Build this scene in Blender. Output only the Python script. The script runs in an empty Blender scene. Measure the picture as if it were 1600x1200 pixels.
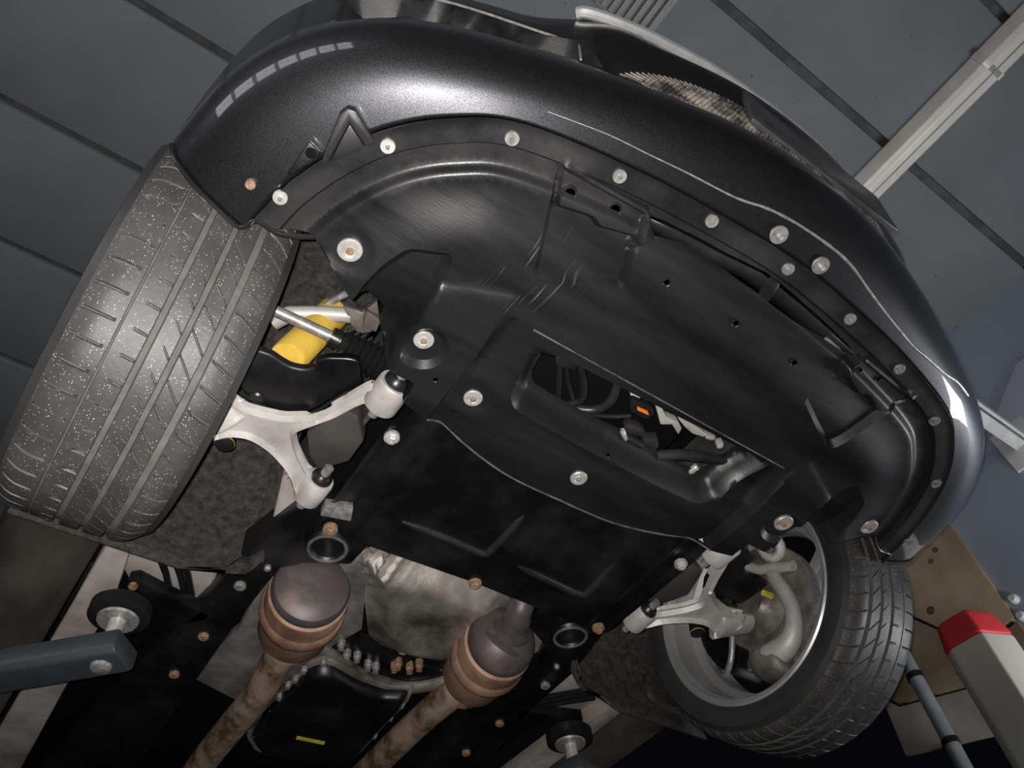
import bpy, bmesh, math, random
import numpy as np
from mathutils import Vector, Matrix
from mathutils.geometry import delaunay_2d_cdt
random.seed(7)
S = bpy.context.scene
C = S.collection
PI = math.pi

# ---------------------------------------------------------------- camera
FPX = 1248.3
ROT = np.array([[0.8129851478810428, -0.5757027351899736, -0.08730126012619972],
                [0.4142149488675404, 0.6771636125947806, -0.6081738385628298],
                [0.4092445790227406, 0.45827481108213786, 0.788988638744647]])
EYE = np.array([-0.87244699, -1.07377161, -1.16875415])
cam_d = bpy.data.cameras.new('camera')
cam = bpy.data.objects.new('camera', cam_d)
C.objects.link(cam)
cam_d.sensor_width = 36
cam_d.lens = FPX / 1600 * 36
cam_d.clip_start = 0.02
m = Matrix.Identity(4)
for i in range(3):
    m[i][0] = ROT[0][i]
    m[i][1] = -ROT[1][i]
    m[i][2] = -ROT[2][i]
    m[i][3] = EYE[i]
cam.matrix_world = m
S.camera = cam

# ---------------------------------------------------------------- world, lights, exposure
W = bpy.data.worlds.new('world')
S.world = W
W.use_nodes = True
W.node_tree.nodes['Background'].inputs[0].default_value = (0.55, 0.62, 0.75, 1)
W.node_tree.nodes['Background'].inputs[1].default_value = 0.003
S.view_settings.view_transform = 'Standard'
S.view_settings.look = 'None'
S.view_settings.exposure = 0
S.view_settings.gamma = 1
S.view_settings.use_curve_mapping = False


def light(name, kind, loc, target, energy, color=(1, 1, 1), **k):
    d = bpy.data.lights.new(name, kind)
    d.energy = energy
    d.color = color
    for a, b in k.items():
        setattr(d, a, b)
    o = bpy.data.objects.new(name, d)
    C.objects.link(o)
    o.location = loc
    o.rotation_euler = (Vector(target) - Vector(loc)).to_track_quat('-Z', 'Y').to_euler()
    return o


# the phone's own flash, just beside its lens
flash = light('phone_flash', 'SPOT', EYE + ROT[0] * -0.012 + ROT[1] * -0.014, (-0.60, -0.45, 0.0), 155, (1.0, 0.97, 0.94),
              spot_size=math.radians(108), spot_blend=1.0, shadow_soft_size=0.006)
# work lamp standing by the right wall, out of frame
light('work_lamp', 'AREA', (2.25, -1.25, -0.6), (1.3, -1.0, 2.0), 26, (0.95, 0.97, 1.0), shape='RECTANGLE', size=0.35, size_y=0.8)


def at(px, py, z=None, x=None, y=None):
    """point of the room seen at a photo position on a known plane"""
    d = ROT.T @ np.array([(px - 800) / FPX, (py - 600) / FPX, 1.0])
    if z is not None:
        t = (z - EYE[2]) / d[2]
    elif x is not None:
        t = (x - EYE[0]) / d[0]
    else:
        t = (y - EYE[1]) / d[1]
    return Vector(EYE + t * d)


# ---------------------------------------------------------------- materials
def mat(name, col, rough=0.5, metal=0.0, coat=0.0, spec=0.5):
    M = bpy.data.materials.new(name)
    M.use_nodes = True
    b = M.node_tree.nodes['Principled BSDF']
    b.inputs['Base Color'].default_value = (*col, 1)
    b.inputs['Roughness'].default_value = rough
    b.inputs['Metallic'].default_value = metal
    b.inputs['Coat Weight'].default_value = coat
    b.inputs['Coat Roughness'].default_value = 0.04
    b.inputs['Specular IOR Level'].default_value = spec
    return M


def N(M, kind, **k):
    n = M.node_tree.nodes.new(kind)
    for a, b in k.items():
        if a in n.inputs:
            n.inputs[a].default_value = b
        else:
            setattr(n, a, b)
    return n


def L(M, a, ao, b, bi):
    M.node_tree.links.new(a.outputs[ao], b.inputs[bi])


def coords(M, scale=(1, 1, 1)):
    t = N(M, 'ShaderNodeTexCoord')
    p = N(M, 'ShaderNodeMapping')
    p.inputs['Scale'].default_value = scale
    L(M, t, 'Object', p, 'Vector')
    return p


def mottle(M, c1, c2, scale=8, lo=0.4, hi=0.6, stretch=(1, 1, 1), detail=6, rough=None, bump=0.0, bscale=None, specks=None):
    """two colours mixed by noise, optional roughness variation, relief and specks of a third colour"""
    b = M.node_tree.nodes['Principled BSDF']
    p = coords(M, stretch)
    n = N(M, 'ShaderNodeTexNoise', Scale=scale, Detail=detail, Roughness=0.6)
    L(M, p, 'Vector', n, 'Vector')
    r = N(M, 'ShaderNodeValToRGB')
    r.color_ramp.elements[0].position = lo
    r.color_ramp.elements[0].color = (*c1, 1)
    r.color_ramp.elements[1].position = hi
    r.color_ramp.elements[1].color = (*c2, 1)
    L(M, n, 'Fac', r, 'Fac')
    out = r
    sock = 'Color'
    if specks:
        v = N(M, 'ShaderNodeTexVoronoi', Scale=specks[1])
        L(M, coords(M), 'Vector', v, 'Vector')
        n3 = N(M, 'ShaderNodeTexNoise', Scale=specks[1] * 0.13, Detail=3)
        L(M, coords(M), 'Vector', n3, 'Vector')
        mul = N(M, 'ShaderNodeMath', operation='MULTIPLY')
        L(M, n3, 'Fac', mul, 0)
        mul.inputs[1].default_value = specks[2]
        lt = N(M, 'ShaderNodeMath', operation='LESS_THAN')
        L(M, v, 'Distance', lt, 0)
        L(M, mul, 0, lt, 1)
        # only some of the cells carry a speck
        sep = N(M, 'ShaderNodeSeparateColor')
        L(M, v, 'Color', sep, 0)
        lt2 = N(M, 'ShaderNodeMath', operation='LESS_THAN')
        L(M, sep, 0, lt2, 0)
        lt2.inputs[1].default_value = specks[3] if len(specks) > 3 else 0.4
        m2 = N(M, 'ShaderNodeMath', operation='MULTIPLY')
        L(M, lt, 0, m2, 0)
        L(M, lt2, 0, m2, 1)
        mx = N(M, 'ShaderNodeMix', data_type='RGBA')
        L(M, m2, 0, mx, 'Factor')
        M.node_tree.links.new(r.outputs['Color'], mx.inputs[6])
        mx.inputs[7].default_value = (*specks[0], 1)
        M.node_tree.links.new(mx.outputs[2], b.inputs['Base Color'])
    else:
        M.node_tree.links.new(out.outputs[sock], b.inputs['Base Color'])
    if rough:
        mr = N(M, 'ShaderNodeMapRange')
        mr.inputs['To Min'].default_value = rough[0]
        mr.inputs['To Max'].default_value = rough[1]
        mr.inputs['From Min'].default_value = 0.3
        mr.inputs['From Max'].default_value = 0.7
        L(M, n, 'Fac', mr, 'Value')
        L(M, mr, 'Result', b, 'Roughness')
    if bump:
        n2 = N(M, 'ShaderNodeTexNoise', Scale=bscale or scale * 5, Detail=4)
        L(M, coords(M, stretch), 'Vector', n2, 'Vector')
        bp = N(M, 'ShaderNodeBump', Strength=bump, Distance=0.004)
        L(M, n2, 'Fac', bp, 'Height')
        L(M, bp, 'Normal', b, 'Normal')
    return M


paint = mat('charcoal_paint', (0.045, 0.045, 0.052), 0.41, 0.9, 1.0)
mottle(paint, (0.028, 0.028, 0.031), (0.070, 0.070, 0.076), 700, 0.35, 0.65, detail=1)
gloss = mat('gloss_black', (0.008, 0.008, 0.009), 0.28, 0, 0.25)
plastic = mat('black_plastic', (0.012, 0.012, 0.013), 0.38, spec=0.4)
mottle(plastic, (0.007, 0.007, 0.0075), (0.018, 0.0175, 0.0178), 5, 0.35, 0.7, (0.35, 2.2, 1), 8, (0.28, 0.5), 0.06, 160)


def scratches(M, centre, radius, rot, col):
    b = M.node_tree.nodes['Principled BSDF']
    src = b.inputs['Base Color'].links[0].from_socket
    t = N(M, 'ShaderNodeTexCoord')
    mp_ = N(M, 'ShaderNodeMapping')
    mp_.inputs['Rotation'].default_value = (0, 0, rot)
    mp_.inputs['Scale'].default_value = (160, 9, 1)
    L(M, t, 'Object', mp_, 'Vector')
    n = N(M, 'ShaderNodeTexNoise', Scale=1.0, Detail=2)
    L(M, mp_, 'Vector', n, 'Vector')
    th = N(M, 'ShaderNodeMapRange')
    th.inputs['From Min'].default_value = 0.63
    th.inputs['From Max'].default_value = 0.72
    L(M, n, 'Fac', th, 'Value')
    ds = N(M, 'ShaderNodeVectorMath', operation='DISTANCE')
    L(M, t, 'Object', ds, 0)
    ds.inputs[1].default_value = centre
    fa = N(M, 'ShaderNodeMapRange')
    fa.inputs['From Min'].default_value = radius
    fa.inputs['From Max'].default_value = radius * 0.5
    L(M, ds, 'Value', fa, 'Value')
    mu = N(M, 'ShaderNodeMath', operation='MULTIPLY')
    L(M, th, 'Result', mu, 0)
    L(M, fa, 'Result', mu, 1)
    mx = N(M, 'ShaderNodeMix', data_type='RGBA')
    L(M, mu, 0, mx, 'Factor')
    M.node_tree.links.new(src, mx.inputs[6])
    mx.inputs[7].default_value = (*col, 1)
    M.node_tree.links.new(mx.outputs[2], b.inputs['Base Color'])


scratches(plastic, tuple(at(835, 420, z=0)), 0.10, 0.9, (0.10, 0.10, 0.10))
flange_plastic = mat('flange_plastic', (0.02, 0.02, 0.021), 0.42)
mottle(flange_plastic, (0.010, 0.010, 0.0105), (0.026, 0.025, 0.025), 7, 0.35, 0.7, (1, 1, 1), 8, (0.3, 0.5), 0.06, 160)
black_metal = mat('black_painted_steel', (0.006, 0.006, 0.0065), 0.3)
mottle(black_metal, (0.004, 0.004, 0.0045), (0.016, 0.015, 0.015), 6, 0.45, 0.75, detail=8, rough=(0.25, 0.5), bump=0.08, bscale=30)
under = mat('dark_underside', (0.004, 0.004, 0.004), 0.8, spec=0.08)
rubber = mat('tyre_rubber', (0.03, 0.03, 0.03), 0.6)
mottle(rubber, (0.040, 0.038, 0.037), (0.075, 0.072, 0.070), 9, 0.3, 0.7, detail=8, rough=(0.42, 0.6), bump=0.1, bscale=120, specks=((0.42, 0.40, 0.38), 300, 0.42, 0.35))
groove = mat('dusty_groove', (0.10, 0.095, 0.09), 0.9)
mottle(groove, (0.07, 0.067, 0.063), (0.13, 0.125, 0.115), 30, 0.3, 0.7)
sidewall = mat('sidewall_rubber', (0.028, 0.027, 0.027), 0.55)
mottle(sidewall, (0.022, 0.021, 0.021), (0.042, 0.041, 0.040), 6, 0.3, 0.7, detail=6, bump=0.06, bscale=90)
soft_rubber = mat('black_rubber', (0.012, 0.012, 0.012), 0.33)
alu = mat('cast_aluminium', (0.5, 0.48, 0.46), 0.5, 0.25)
mottle(alu, (0.40, 0.38, 0.36), (0.62, 0.60, 0.57), 14, 0.3, 0.7, detail=8, rough=(0.4, 0.6), bump=0.12, bscale=220)
alu_dirty = mat('oily_cast_aluminium', (0.3, 0.28, 0.25), 0.5, 0.4)
mottle(alu_dirty, (0.07, 0.06, 0.05), (0.42, 0.39, 0.355), 5.5, 0.38, 0.68, detail=9, rough=(0.35, 0.6), bump=0.2, bscale=90)
shield = mat('heat_shield_aluminium', (0.5, 0.48, 0.46), 0.45, 0.6)
mottle(shield, (0.16, 0.15, 0.14), (0.42, 0.40, 0.385), 12, 0.3, 0.7, detail=8, rough=(0.35, 0.6), bump=0.5, bscale=25)
rim_m = mat('silver_rim', (0.42, 0.42, 0.43), 0.38, 0.6)
mottle(rim_m, (0.46, 0.455, 0.45), (0.60, 0.60, 0.605), 6, 0.3, 0.7, detail=6, rough=(0.3, 0.5))
steel = mat('zinc_steel', (0.62, 0.60, 0.58), 0.4, 0.5)
mottle(steel, (0.48, 0.46, 0.44), (0.70, 0.69, 0.67), 60, 0.35, 0.65)
steel_dull = mat('dull_steel', (0.33, 0.32, 0.31), 0.45, 0.5)
mottle(steel_dull, (0.22, 0.21, 0.2), (0.42, 0.41, 0.40), 90, 0.35, 0.65)
rust_bolt = mat('rusty_bolt', (0.4, 0.2, 0.09), 0.7, 0.1)
mottle(rust_bolt, (0.17, 0.09, 0.05), (0.36, 0.24, 0.15), 120, 0.35, 0.65)
rust = mat('rusted_steel', (0.3, 0.17, 0.1), 0.6, 0.2)
mottle(rust, (0.20, 0.11, 0.075), (0.40, 0.25, 0.165), 9, 0.36, 0.6, detail=9, rough=(0.45, 0.7), bump=0.25, bscale=80)
heat_steel = mat('heat_tinted_steel', (0.16, 0.13, 0.13), 0.45, 0.4)
mottle(heat_steel, (0.105, 0.09, 0.092), (0.24, 0.165, 0.13), 7, 0.5, 0.72, detail=6, rough=(0.4, 0.6), bump=0.1, bscale=50)
pipe_m = mat('exhaust_steel', (0.27, 0.2, 0.15), 0.5, 0.3)
mottle(pipe_m, (0.12, 0.075, 0.05), (0.36, 0.27, 0.20), 16, 0.36, 0.55, detail=9, rough=(0.4, 0.7), bump=0.2, bscale=90)
yellow = mat('yellow_paint', (0.75, 0.47, 0.05), 0.5)
mottle(yellow, (0.55, 0.35, 0.05), (0.8, 0.53, 0.08), 14, 0.3, 0.6)
felt = mat('felt_liner', (0.05, 0.045, 0.042), 0.95)
mottle(felt, (0.016, 0.015, 0.015), (0.075, 0.064, 0.054), 55, 0.35, 0.75, detail=8, bump=0.6, bscale=140, specks=((0.2, 0.13, 0.08), 160, 0.3, 0.2))
liner_plastic = mat('dusty_liner_plastic', (0.035, 0.032, 0.03), 0.8)
mottle(liner_plastic, (0.02, 0.019, 0.018), (0.055, 0.05, 0.045), 10, 0.3, 0.7, detail=8)
body_grey = mat('dusty_body_sealer', (0.3, 0.28, 0.26), 0.65)
mottle(body_grey, (0.20, 0.175, 0.15), (0.38, 0.35, 0.33), 7, 0.35, 0.6, detail=8, bump=0.1, bscale=40)
skirt_m = mat('dusty_skirt', (0.09, 0.08, 0.07), 0.55)
mottle(skirt_m, (0.036, 0.03, 0.026), (0.09, 0.078, 0.066), 6, 0.3, 0.7, (1, 0.5, 1), detail=8, rough=(0.35, 0.7))
arm_m = mat('grey_lift_paint', (0.03, 0.036, 0.04), 0.5)
mottle(arm_m, (0.026, 0.032, 0.036), (0.04, 0.047, 0.051), 20, 0.3, 0.7)
cream = mat('cream_column_paint', (0.66, 0.63, 0.54), 0.45)
mottle(cream, (0.74, 0.71, 0.60), (0.80, 0.77, 0.68), 5, 0.3, 0.7)
red = mat('red_plastic_cap', (0.62, 0.03, 0.035), 0.5)
mottle(red, (0.72, 0.04, 0.045), (0.82, 0.06, 0.065), 8, 0.3, 0.7)
ceil_m = mat('slate_ceiling_paint', (0.10, 0.11, 0.12), 0.75)
mottle(ceil_m, (0.15, 0.163, 0.175), (0.19, 0.203, 0.215), 2.5, 0.3, 0.7, detail=6, bump=0.05, bscale=50, specks=((0.08, 0.08, 0.085), 14, 0.14, 0.35))
joint_m = mat('ceiling_joint', (0.03, 0.034, 0.038), 0.8)
mottle(joint_m, (0.05, 0.055, 0.06), (0.085, 0.09, 0.095), 12)
wall_m = mat('blue_grey_wall_paint', (0.17, 0.2, 0.235), 0.7)
mottle(wall_m, (0.27, 0.31, 0.365), (0.31, 0.355, 0.41), 2, 0.3, 0.7, bump=0.04, bscale=60)
wall_light = mat('pale_blue_patch', (0.3, 0.34, 0.38), 0.6)
mottle(wall_light, (0.46, 0.52, 0.58), (0.52, 0.58, 0.64), 3)
brown = mat('stained_brown_board', (0.25, 0.17, 0.1), 0.8)
mottle(brown, (0.24, 0.17, 0.10), (0.44, 0.34, 0.225), 2.2, 0.35, 0.65, detail=9, specks=((0.1, 0.06, 0.03), 9, 0.35, 0.4))
pale_board = mat('pale_board', (0.45, 0.4, 0.35), 0.75)
mottle(pale_board, (0.42, 0.33, 0.25), (0.60, 0.55, 0.50), 3, 0.35, 0.6, detail=8)
lamp_m = mat('cream_batten', (0.62, 0.59, 0.54), 0.35)
mottle(lamp_m, (0.70, 0.66, 0.60), (0.78, 0.74, 0.68), 6)
vent_m = mat('ribbed_grey_metal', (0.3, 0.3, 0.3), 0.4, 0.3)
mottle(vent_m, (0.26, 0.26, 0.26), (0.33, 0.33, 0.33), 10)
floor_m = mat('concrete_floor', (0.16, 0.16, 0.155), 0.6)
mottle(floor_m, (0.045, 0.043, 0.04), (0.085, 0.08, 0.075), 3, bump=0.1)
conduit_m = mat('grey_conduit', (0.3, 0.33, 0.36), 0.4)
mottle(conduit_m, (0.27, 0.30, 0.33), (0.33, 0.36, 0.39), 8)
orange = mat('orange_clip', (0.9, 0.2, 0.03), 0.5)
mottle(orange, (0.85, 0.18, 0.02), (0.95, 0.24, 0.05), 40)
white_metal = mat('white_bracket_paint', (0.7, 0.7, 0.69), 0.4)
mottle(white_metal, (0.62, 0.62, 0.61), (0.74, 0.74, 0.73), 15)
yel_mark = mat('yellow_marker', (0.6, 0.5, 0.05), 0.6)
mottle(yel_mark, (0.5, 0.42, 0.04), (0.65, 0.55, 0.08), 60)
mesh_m = mat('dirty_grille_mesh', (0.3, 0.29, 0.27), 0.6, 0.3)
mottle(mesh_m, (0.03, 0.027, 0.024), (0.34, 0.31, 0.27), 22, 0.42, 0.62)
plate_m = mat('dark_plate', (0.05, 0.05, 0.052), 0.3)
mottle(plate_m, (0.04, 0.04, 0.042), (0.06, 0.06, 0.062), 12)
worn = mat('worn_plastic_edge', (0.1, 0.1, 0.1), 0.5)
mottle(worn, (0.03, 0.03, 0.03), (0.13, 0.127, 0.124), 30, 0.3, 0.65)
chrome = mat('chrome_trim', (0.6, 0.6, 0.6), 0.35, 0.6)
mottle(chrome, (0.5, 0.5, 0.5), (0.6, 0.6, 0.6), 20)


# ---------------------------------------------------------------- mesh helpers
class MB:
    def __init__(s):
        s.v, s.f, s.mi = [], [], []

    def add(s, vs, fs, mi=0):
        o = len(s.v)
        s.v += [tuple(v) for v in vs]
        s.f += [tuple(i + o for i in f) for f in fs]
        s.mi += [mi] * len(fs)
        return s

    def box(s, c, d, mi=0, rot=None):
        c = Vector(c)
        vs = []
        for z in (-1, 1):
            for y in (-1, 1):
                for x in (-1, 1):
                    q = Vector((x * d[0] / 2, y * d[1] / 2, z * d[2] / 2))
                    vs.append(c + (rot @ q if rot else q))
        return s.add(vs, [(0, 2, 3, 1), (4, 5, 7, 6), (0, 1, 5, 4), (2, 6, 7, 3), (0, 4, 6, 2), (1, 3, 7, 5)], mi)

    def tube(s, pts, r, n=12, mi=0, flat=1.0, cap=True):
        pts = [Vector(p) for p in pts]
        rs = r if isinstance(r, (list, tuple)) else [r] * len(pts)
        t0 = (pts[1] - pts[0]).normalized()
        u = t0.orthogonal().normalized()
        vs = []
        for i, p in enumerate(pts):
            a = pts[max(i - 1, 0)]
            b = pts[min(i + 1, len(pts) - 1)]
            t = (b - a).normalized()
            u = (u - t * u.dot(t)).normalized()
            w = t.cross(u)
            for k in range(n):
                an = 2 * PI * k / n
                q = u * math.cos(an) * rs[i] + w * math.sin(an) * rs[i]
                if flat != 1.0:
                    q.z *= flat
                vs.append(p + q)
        fs = []
        for i in range(len(pts) - 1):
            for k in range(n):
                k2 = (k + 1) % n
                fs.append((i * n + k, i * n + k2, (i + 1) * n + k2, (i + 1) * n + k))
        if cap:
            fs.append(tuple(range(n))[::-1])
            fs.append(tuple((len(pts) - 1) * n + k for k in range(n)))
        return s.add(vs, fs, mi)

    def lathe(s, prof, o, axis, n=32, mi=0, closed=False):
        """prof: list of (distance along axis, radius)"""
        o = Vector(o)
        t = Vector(axis).normalized()
        u = t.orthogonal().normalized()
        w = t.cross(u)
        vs = []
        for (a, r) in prof:
            for k in range(n):
                an = 2 * PI * k / n
                vs.append(o + t * a + (u * math.cos(an) + w * math.sin(an)) * r)
        fs = []
        m_ = len(prof)
        for i in range(m_ if closed else m_ - 1):
            j = (i + 1) % m_
            for k in range(n):
                k2 = (k + 1) % n
                fs.append((i * n + k, i * n + k2, j * n + k2, j * n + k))
        if not closed:
            if prof[0][1] > 1e-5:
                fs.append(tuple(range(n))[::-1])
            if prof[-1][1] > 1e-5:
                fs.append(tuple((m_ - 1) * n + k for k in range(n)))
        return s.add(vs, fs, mi)

    def prism(s, top, bot, mi=0):
        """solid between two equal rings of points"""
        n = len(top)
        fs = [tuple(range(n)), tuple(range(2 * n - 1, n - 1, -1))]
        for k in range(n):
            k2 = (k + 1) % n
            fs.append((k, n + k, n + k2, k2))
        return s.add(list(top) + list(bot), fs, mi)

    def build(s, name, mats, parent=None, angle=35, bevel=0, bseg=2, subsurf=0, solid=0, mirror=False, weld=True):
        vs = s.v
        fs = s.f
        if mirror:
            vs = [(-x, y, z) for x, y, z in vs]
            fs = [f[::-1] for f in fs]
        me = bpy.data.meshes.new(name)
        me.from_pydata(vs, [], fs)
        ms = mats if isinstance(mats, (list, tuple)) else [mats]
        for q in ms:
            me.materials.append(q)
        me.polygons.foreach_set('material_index', s.mi)
        bm = bmesh.new()
        bm.from_mesh(me)
        if weld:
            bmesh.ops.remove_doubles(bm, verts=bm.verts, dist=1e-5)
        bmesh.ops.recalc_face_normals(bm, faces=bm.faces)
        if bevel:
            es = [e for e in bm.edges if len(e.link_faces) == 2 and e.calc_face_angle(0) > math.radians(28)]
            bmesh.ops.bevel(bm, geom=es, offset=bevel, segments=bseg, affect='EDGES', profile=0.5, clamp_overlap=True)
        bm.to_mesh(me)
        bm.free()
        me.polygons.foreach_set('use_smooth', [True] * len(me.polygons))
        me.set_sharp_from_angle(angle=math.radians(angle))
        o = bpy.data.objects.new(name, me)
        C.objects.link(o)
        if parent:
            o.parent = parent
        if subsurf:
            q = o.modifiers.new('subdivision', 'SUBSURF')
            q.levels = q.render_levels = subsurf
        if solid:
            q = o.modifiers.new('thickness', 'SOLIDIFY')
            q.thickness = abs(solid)
            q.offset = 1 if solid > 0 else -1
        return o


def empty(name, loc=(0, 0, 0), label=None, cat=None):
    o = bpy.data.objects.new(name, None)
    C.objects.link(o)
    o.location = loc
    o.empty_display_size = 0.1
    if label:
        o['label'] = label
        o['category'] = cat
    return o


def tag(o, label, cat=None, group=None):
    o['label'] = label
    if cat:
        o['category'] = cat
    if group:
        o['group'] = group
    return o


def inside(poly, P):
    x, y = P[:, 0], P[:, 1]
    r = np.zeros(len(P), bool)
    n = len(poly)
    for i in range(n):
        x1, y1 = poly[i]
        x2, y2 = poly[(i + 1) % n]
        c = ((y1 > y) != (y2 > y))
        with np.errstate(divide='ignore', invalid='ignore'):
            xi = (x2 - x1) * (y - y1) / (y2 - y1 + 1e-12) + x1
        r ^= c & (x < xi)
    return r


def sdist(poly, P):
    """signed distance, positive inside"""
    d = np.full(len(P), 1e9)
    n = len(poly)
    for i in range(n):
        a = np.array(poly[i], float)
        b = np.array(poly[(i + 1) % n], float)
        ab = b - a
        t = np.clip(((P - a) @ ab) / max(ab @ ab, 1e-12), 0, 1)
        q = a + t[:, None] * ab
        d = np.minimum(d, np.hypot(P[:, 0] - q[:, 0], P[:, 1] - q[:, 1]))
    return np.where(inside(poly, P), d, -d)


def smooth(t):
    t = np.clip(t, 0, 1)
    return t * t * (3 - 2 * t)


def resample(poly, step, closed=True):
    out = []
    n = len(poly)
    for i in range(n if closed else n - 1):
        a, b = np.array(poly[i], float), np.array(poly[(i + 1) % n], float)
        k = max(1, int(np.hypot(*(b - a)) / step))
        for j in range(k):
            out.append(tuple(a + (b - a) * j / k))
    if not closed:
        out.append(tuple(poly[-1]))
    return out


def rounded(poly, r, seg=4):
    """round the corners of a closed polygon"""
    out = []
    n = len(poly)
    for i in range(n):
        a, b, c = (np.array(poly[(i + k) % n], float) for k in (-1, 0, 1))
        u, v = a - b, c - b
        lu, lv = np.hypot(*u), np.hypot(*v)
        k = min(r, lu * 0.45, lv * 0.45)
        p, q = b + u / lu * k, b + v / lv * k
        for j in range(seg + 1):
            t = j / seg
            out.append(tuple((1 - t) ** 2 * p + 2 * t * (1 - t) * b + t * t * q))
    return out


def sheet(name, outline, holes, height, mats, parent, res=0.007, guides=(), thick=0.003, flip=False, matfn=None, angle=40, zbase=0.0, mirror=False, gpts=()):
    """moulded sheet: plan outline with holes, heights from a function of (x, y)"""
    outline = resample(outline, res * 1.2)
    holes = [resample(h, res) for h in holes]
    pts = list(outline)
    edges = [(i, (i + 1) % len(outline)) for i in range(len(outline))]
    for h in holes:
        o = len(pts)
        pts += h
        edges += [(o + i, o + (i + 1) % len(h)) for i in range(len(h))]
    O = np.array(outline)
    x0, y0 = O.min(0)
    x1, y1 = O.max(0)
    g = []
    j = 0
    y = y0
    while y < y1:
        xs = np.arange(x0 + (res / 2 if j % 2 else 0), x1, res)
        g += [(q, y) for q in xs]
        y += res * 0.866
        j += 1
    g = np.array(g)
    sd = sdist(outline, g)
    ok = sd > res * 0.45
    for h in holes:
        ok &= sdist(h, g) < -res * 0.45
    gd = [np.array(resample(q, res * 0.8)) for q in guides] + [np.array(q) for q in gpts if len(q)]
    gid = np.concatenate([np.full(len(q), i) for i, q in enumerate(gd)]) if gd else None
    if gd:
        G = np.concatenate(gd)
        okg = sdist(outline, G) > res * 0.4
        for h in holes:
            okg &= sdist(h, G) < -res * 0.4
        G = G[okg]
        gid = gid[okg]
        # drop grid points that crowd a guide point
        keep = np.ones(len(g), bool)
        key = {}
        for q in G:
            key.setdefault((int(q[0] // res), int(q[1] // res)), []).append(q)
        for i, q in enumerate(g):
            if not ok[i]:
                continue
            a, b = int(q[0] // res), int(q[1] // res)
            for da in (-1, 0, 1):
                for db in (-1, 0, 1):
                    for w in key.get((a + da, b + db), ()):
                        if (w[0] - q[0]) ** 2 + (w[1] - q[1]) ** 2 < (0.8 * res) ** 2:
                            keep[i] = False
        ok &= keep
        o = len(pts)
        pts += [tuple(q) for q in G]
        for i in range(len(G) - 1):
            if gid[i] == gid[i + 1] and np.hypot(*(G[i + 1] - G[i])) < 0.012:
                edges.append((o + i, o + i + 1))
    pts += [tuple(q) for q in g[ok]]
    V, _, F, _, _, _ = delaunay_2d_cdt([Vector(p) for p in pts], edges, [], 0, 1e-6)
    VA = np.array([(q[0], q[1]) for q in V])
    FA = np.array([tuple(f) for f in F])
    cen = VA[FA].mean(1)
    k = inside(outline, cen)
    for h in holes:
        k &= ~inside(h, cen)
    FA = FA[k]
    Z = height(VA[:, 0], VA[:, 1]) + zbase
    b = MB()
    b.v = [(p[0], p[1], z) for p, z in zip(VA, Z)]
    b.f = [tuple(f) for f in FA]
    b.mi = [0] * len(FA) if matfn is None else list(matfn(cen[k]))
    o = b.build(name, mats, parent, angle=angle, mirror=mirror, weld=False)
    # downward faces outside; the thickness goes up
    bm = bmesh.new()
    bm.from_mesh(o.data)
    bm.normal_update()
    s = sum(f.normal.z * f.calc_area() for f in bm.faces)
    if s > 0:
        bmesh.ops.reverse_faces(bm, faces=bm.faces)
    lone = [v for v in bm.verts if not v.link_faces]
    bmesh.ops.delete(bm, geom=lone, context='VERTS')
    for e in bm.edges:
        if len(e.link_faces) == 1 or e.calc_face_angle(0) > math.radians(angle):
            e.smooth = False
    bm.to_mesh(o.data)
    bm.free()
    q = o.modifiers.new('thickness', 'SOLIDIFY')
    q.thickness = thick
    q.offset = -1
    return o


def ring_pts(poly, d, step_=0.006):
    """points at signed distance d inside the outline"""
    P = np.array(resample(poly, step_))
    t = np.roll(P, -1, 0) - np.roll(P, 1, 0)
    t /= np.maximum(np.hypot(t[:, 0], t[:, 1])[:, None], 1e-9)
    out = []
    for sg in (1, -1):
        Q = P + np.stack([-t[:, 1], t[:, 0]], 1) * d * sg
        sd = sdist(poly, Q)
        out.append(Q[np.abs(sd - d) < 0.0012])
    return np.concatenate(out)


def xy(*pp, z=0.0):
    return [tuple(at(px, py, z=z))[:2] for px, py in pp]


def mir(poly):
    return [(-x, y) for x, y in poly][::-1]


def spline(pts, n=6):
    """Catmull-Rom through points"""
    pts = [Vector(p) for p in pts]
    out = []
    for i in range(len(pts) - 1):
        p0 = pts[max(i - 1, 0)]
        p1, p2 = pts[i], pts[i + 1]
        p3 = pts[min(i + 2, len(pts) - 1)]
        for k in range(n):
            t = k / n
            out.append(0.5 * ((2 * p1) + (p2 - p0) * t + (2 * p0 - 5 * p1 + 4 * p2 - p3) * t * t + (3 * p1 - p0 - 3 * p2 + p3) * t ** 3))
    out.append(pts[-1])
    return out
#@@ROOM

# ================================================================ ROOM
FLOOR, CEIL, WALLX = -1.75, 2.0, 2.5


def structure(o):
    o['kind'] = 'structure'
    return o


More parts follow.
